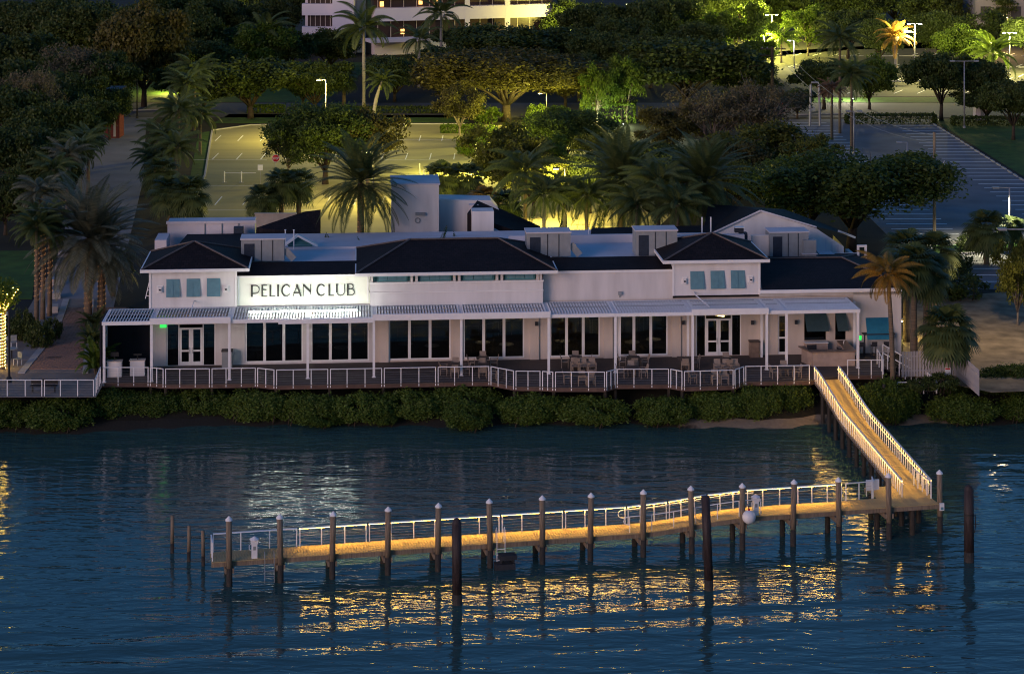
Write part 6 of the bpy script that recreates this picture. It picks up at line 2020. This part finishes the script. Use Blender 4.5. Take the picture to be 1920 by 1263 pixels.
# grey office block at the top right
e = empty('office_block', (TX(1905, 400), 400, 0), 0, 'pale grey block behind the lamps at the top right corner', 'building')
MB().box(-8, 14, 0, 12, 0, 9.6).build('wall', 'drive_concrete', e)
for k in range(6):
    MB().box(-7 + k * 3, -5 + k * 3, -.06, -.005, 4, 7).build('window', 'charcoal', e)
MB().box(-8.4, 14.4, -.5, 12.4, 9.6, 10.1).build('roof', 'kerb', e)
e = empty('kiosk', G(1842, 226), 0, 'small white kiosk under the twisted dark tree', 'kiosk')
MB().box(-.9, .9, 0, 1.8, 0, 3.6).build('wall', 'tower_white', e); MB().box(-1.1, 1.1, -.2, 2, 3.603, 3.85).build('roof', 'kerb', e)
MB().box(-.25, .25, -.05, -.005, .1, 2.1).build('door', 'hvac', e)
for px0, px1, py, d, lab in ((196, 224, 170, 262, 'dark reddish shed wall at the head of the driveway'),):
    e = empty('shed', (TX(px0, d), d, 0), 0, lab, 'shed')
    w = (px1 - px0) * d / F
    MB().box(0, w, 0, 3, 0, ZT(py, d)).build('wall', 'rug_red', e); MB().box(-.3, w + .3, -.3, 3.3, ZT(py, d) + .003, ZT(py, d) + .25).build('roof', 'charcoal', e)
    MB().box(w * .6, w * .75, -.05, -.004, .2, ZT(py, d) - .3).build('post', 'kerb', e)

# ------------------------------------------------------------------ left promenade furniture
p = G(5, 692)
e = empty('lit_tree', p, 0, 'tree wrapped in golden string lights at the left edge of the promenade', 'tree')
tbm = MB().tube([(0, 0, 0), (.05, 0, 2.4), (0, .1, 4.2)], [.2, .15, .1], 8)
for k in range(6):
    a = k * 1.05
    tbm.tube([(0, .05, 3.6 + .1 * k), (.6 * math.cos(a), .6 * math.sin(a), 4.8), (1.0 * math.cos(a), 1.0 * math.sin(a), 5.5)], [.07, .05, .02], 5)
tbm.build('trunk', 'palm_bark', e)
lb = MB()
for i in range(210):
    t = i / 210
    a = i * .7
    if t < .72: c = (.2 * math.cos(a), .2 * math.sin(a), .1 + 3.9 * t / .72)
    else:
        q = (t - .72) / .28; c = ((.2 + q * .9) * math.cos(a), (.2 + q * .9) * math.sin(a), 4.2 + 1.4 * q)
    s = .03
    lb.poly([(c[0] - s, c[1], c[2]), (c[0], c[1] - s, c[2]), (c[0] + s, c[1], c[2]), (c[0], c[1] + s, c[2]), (c[0], c[1], c[2] - s), (c[0], c[1], c[2] + s)], [(0, 1, 5), (1, 2, 5), (2, 3, 5), (3, 0, 5), (1, 0, 4), (2, 1, 4), (3, 2, 4), (0, 3, 4)])
tag(lb.build('string_lights', 'fairy_gold', e), kind='stuff')
rs = np.random.RandomState(4)
cc = nrm(rs.normal(size=(900, 3))) * rs.uniform(.4, 1.3, size=(900, 1)) + np.array([0, 0, 5.3])
link('crown', quads_mesh('crown', leaf_quads(rs, cc, rs.normal(size=(900, 3)) * .1, .3, .14), 'leaf_green'), e)
p = G(17, 716)
e = empty('lamp_post', p, 0, 'black lamp post with banner arms behind the promenade railing', 'lamp post')
MB().tube([(0, 0, 0), (0, 0, 4.9)], [.09, .06], 8).build('pole', 'black_metal', e)
MB().lathe([(.18, 0), (.18, .3), (.1, .4)], 8).build('base', 'black_metal', e)
for z in (4.6, 2.9): MB().lathe([(.09, 0), (.11, .12), (.05, .25)], 8, (-.12, 0, z)).build('speaker_head', 'hvac', e)
e = empty('bench', G(82, 735), 0, 'black bench behind the promenade railing', 'bench')
MB().box(-.9, .9, -.25, .2, .42, .48).build('seat', 'black_metal', e)
for x in (-.75, .75): MB().bar((x, 0, 0), (x, 0, .42), .09).build('leg', 'black_metal', e)
MB().box(-.9, .9, .2, .26, .5, .85).build('backrest', 'black_metal', e)
for k, (px, py) in enumerate(((12, 676), (33, 684), (26, 652))):
    p = G(px, py)
    e = empty('cafe_chair', p, [2.0, -.6, .3][k], ['pale metal chair nearest the lit tree', 'pale metal chair beside the brick path kerb', 'pale metal chair behind the two others'][k], 'chair', 'café chairs on the promenade')
    MB().box(-.22, .22, -.22, .22, .43, .46).build('seat', 'hvac', e)
    MB().box(-.22, .22, .2, .23, .47, .9).build('backrest', 'hvac', e)
    for sx in (-.2, .2):
        for sy in (-.2, .2): MB().bar((sx, sy, 0), (sx, sy, .43), .03).build('leg', 'rail_white', e)
e = empty('cafe_table', G(22, 672), 0, 'round dark café table between the pale metal chairs', 'table')
MB().lathe([(0, .72), (.45, .72), (.45, .75), (0, .75)], 16).build('table_top', 'hvac', e); MB().tube([(0, 0, 0), (0, 0, .72)], .05, 6).build('pedestal', 'black_metal', e)
e = empty('drain_grate', G(102, 670, .05), 0, 'long dark drain grate set in the brick path', 'drain')
MB().box(-.5, .5, -.12, .12, 0.004, .016).build('grate', 'black_metal', e)
# stone blocks along the planter
for k in range(5):
    p = G(118 - k * 5, 480 + k * 26)
    e = link('planter_block', boxmesh(.9, 1.1, .5, 'kerb', 'planter_block'), None, (p.x, p.y, 0), (0, 0, .2))
    tag(e, 'pale stone block along the driveway planter, %s from the far end' % ORD(k), 'block', 'stone blocks along the planter')
# tall safety ladder on the side of the left tower
e = empty('wall_bracket', LW(LU(272, 0), .2, LZ(272, 545)), BR, 'white angled metal bracket on the side of the left tower', 'bracket')
MB().bar((0, 0, -.6), (.35, 0, .9), .05).bar((.35, 0, -.6), (.35, 0, .9), .05).bar((.05, 0, -.4), (.35, 0, -.4), .04).bar((.15, 0, 0), (.35, 0, 0), .04).build('frame', 'rail_white', e)

# ------------------------------------------------------------------ right corner: fence, steps, small things
fe = empty('board_fence', G(1690, 706), 0, 'white board fence around the palm corner at right', 'fence')
o = G(1690, 706)
pts = [G(1690, 706), G(1793, 704), G(1836, 742)]
bm = boxmesh(.15, .03, 1.75, 'fence_white', 'board')
for a, b in zip(pts, pts[1:]):
    d = b - a
    n = int(d.length / .2)
    az = math.atan2(d.y, d.x)
    for k in range(n):
        q = a + d * ((k + .5) / n) - o
        link('board', bm, fe, (q.x, q.y, rnd.uniform(-.02, .02)), (0, 0, az + rnd.uniform(-.02, .02)))
    w_ = Vector((0, .05, 0))
    MB().bar(a - o + w_ + Vector((0, 0, 1.4)), b - o + w_ + Vector((0, 0, 1.4)), .05, .09).build('rail', 'fence_white', fe)
    MB().bar(a - o + w_ + Vector((0, 0, .4)), b - o + w_ + Vector((0, 0, .4)), .05, .09).build('rail', 'fence_white', fe)
s0, s1 = rt + Vector((.3, 1.5, 0)), G(1720, 728, -.9)
railing('stair_railing', 'white sloping stair railing right of the terrace corner', [rt + Vector((.2, -.5, 0)), G(1720, 722, -.8)], mids=[5], h=.95, lap_=.05, cables=2)
railing('stair_railing', 'white sloping stair railing on the far side of the steps', [rt + Vector((.6, 1.5, .1)), G(1722, 708, -.5)], mids=[5], h=.95, lap_=.05, cables=2)
railing('landing_railing', 'low white railing below the orange-lit palm', [G(1680, 738, -.7), G(1758, 736, -.7), G(1738, 718, -.5)], mids=[2, 3], h=.8, lap_=.05, cables=2)
st = empty('steps', rt + Vector((.25, -.3, 0)), R(-10), 'dark steps going down from the terrace corner', 'steps')
for k in range(5):
    MB().box(k * .32, k * .32 + .33, -.3, 1.7, -.25 - k * .17, -.09 - k * .17).build('step', 'deck_wood', st)
e = empty('warning_notice', G(1775, 716) + Vector((0, -.35, 0)), 0, 'small white and red notice on the stout fan palm trunk', 'notice')
MB().box(-.2, .2, 0, .02, .55, 1.1).build('plate', 'plastic_white', e); MB().box(-.17, .17, -.006, -.001, .95, 1.06).build('red_band', 'sign_red', e)
MB().bar((0, .05, 0), (0, .05, .6), .04).build('post', 'hvac', e)
for k, px in enumerate((1615, 1638, 1660)):
    u = LU(px, -.9)
    q = LW(u, -1.0)
    e = empty('bar_stool', q, BR, 'dark bar stool under the blue awning, %s of three' % ('left', 'middle', 'right')[k], 'stool', 'stools under the blue awning')
    MB().box(-.2, .2, -.2, .2, .75, .8).build('seat', 'charcoal', e); MB().box(-.2, .2, -.22, -.19, .8, 1.1).build('backrest', 'charcoal', e)
    for sx in (-.17, .17):
        for sy in (-.17, .17): MB().bar((sx, sy, 0), (sx, sy, .75), .035).build('leg', 'charcoal', e)
# amber up-light at the foot of the orange palm
e = empty('ground_spot', G(1668, 722) + Vector((-.5, -.6, 0)), 0, 'small ground spot lighting the orange palm', 'light')
MB().lathe([(.12, 0), (.12, .2), (.0, .21)], 10).build('housing', 'black_metal', e)
L = bpy.data.lights.new('spot', 'SPOT'); L.energy = 420; L.color = (1, .5, .12); L.spot_size = R(34); L.spot_blend = .6; L.shadow_soft_size = .08
lo = bpy.data.objects.new('spot', L); C.objects.link(lo); lo.parent = e; lo.location = (0, 0, .3); lo.rotation_euler = (R(176), 0, 0)
# ground spots in front of the glowing hedge
for k, px in enumerate((1115, 1138, 1168)):
    p = G(px, 236)
    e = empty('ground_spot', p, 0, 'ground spot before the glowing hedge, %s of three' % ('left', 'middle', 'right')[k], 'light', 'ground spots before the hedge')
    MB().lathe([(.15, 0), (.15, .2), (0, .21)], 8).build('housing', 'black_metal', e)
    MB().box(-.1, .1, -.1, .1, .215, .24).build('lens', 'lamp_cool', e)
    L = bpy.data.lights.new('spot', 'POINT'); L.energy = 260; L.color = (.85, 1, .5); L.shadow_soft_size = .1
    lo = bpy.data.objects.new('spot', L); C.objects.link(lo); lo.parent = e; lo.location = (0, 0, .6)

# ground spots added to brighten the palms behind the building
for k, (px, d_) in enumerate(((915, 178), (985, 171), (1075, 172))):
    e = empty('ground_spot', ((px - 960) * d_ / F, d_, 0), 0, 'added ground spot brightening the palms behind the building, %s of three' % ('left', 'middle', 'right')[k], 'light', 'added ground spots behind the building')
    MB().lathe([(.15, 0), (.15, .2), (0, .21)], 8).build('housing', 'black_metal', e)
    L = bpy.data.lights.new('spot', 'SPOT'); L.energy = 750; L.color = (1, .80, .16); L.spot_size = R(120); L.spot_blend = .5; L.shadow_soft_size = .1
    lo = bpy.data.objects.new('spot', L); C.objects.link(lo); lo.parent = e; lo.location = (0, 0, .5); lo.rotation_euler = (R(160), 0, 0)
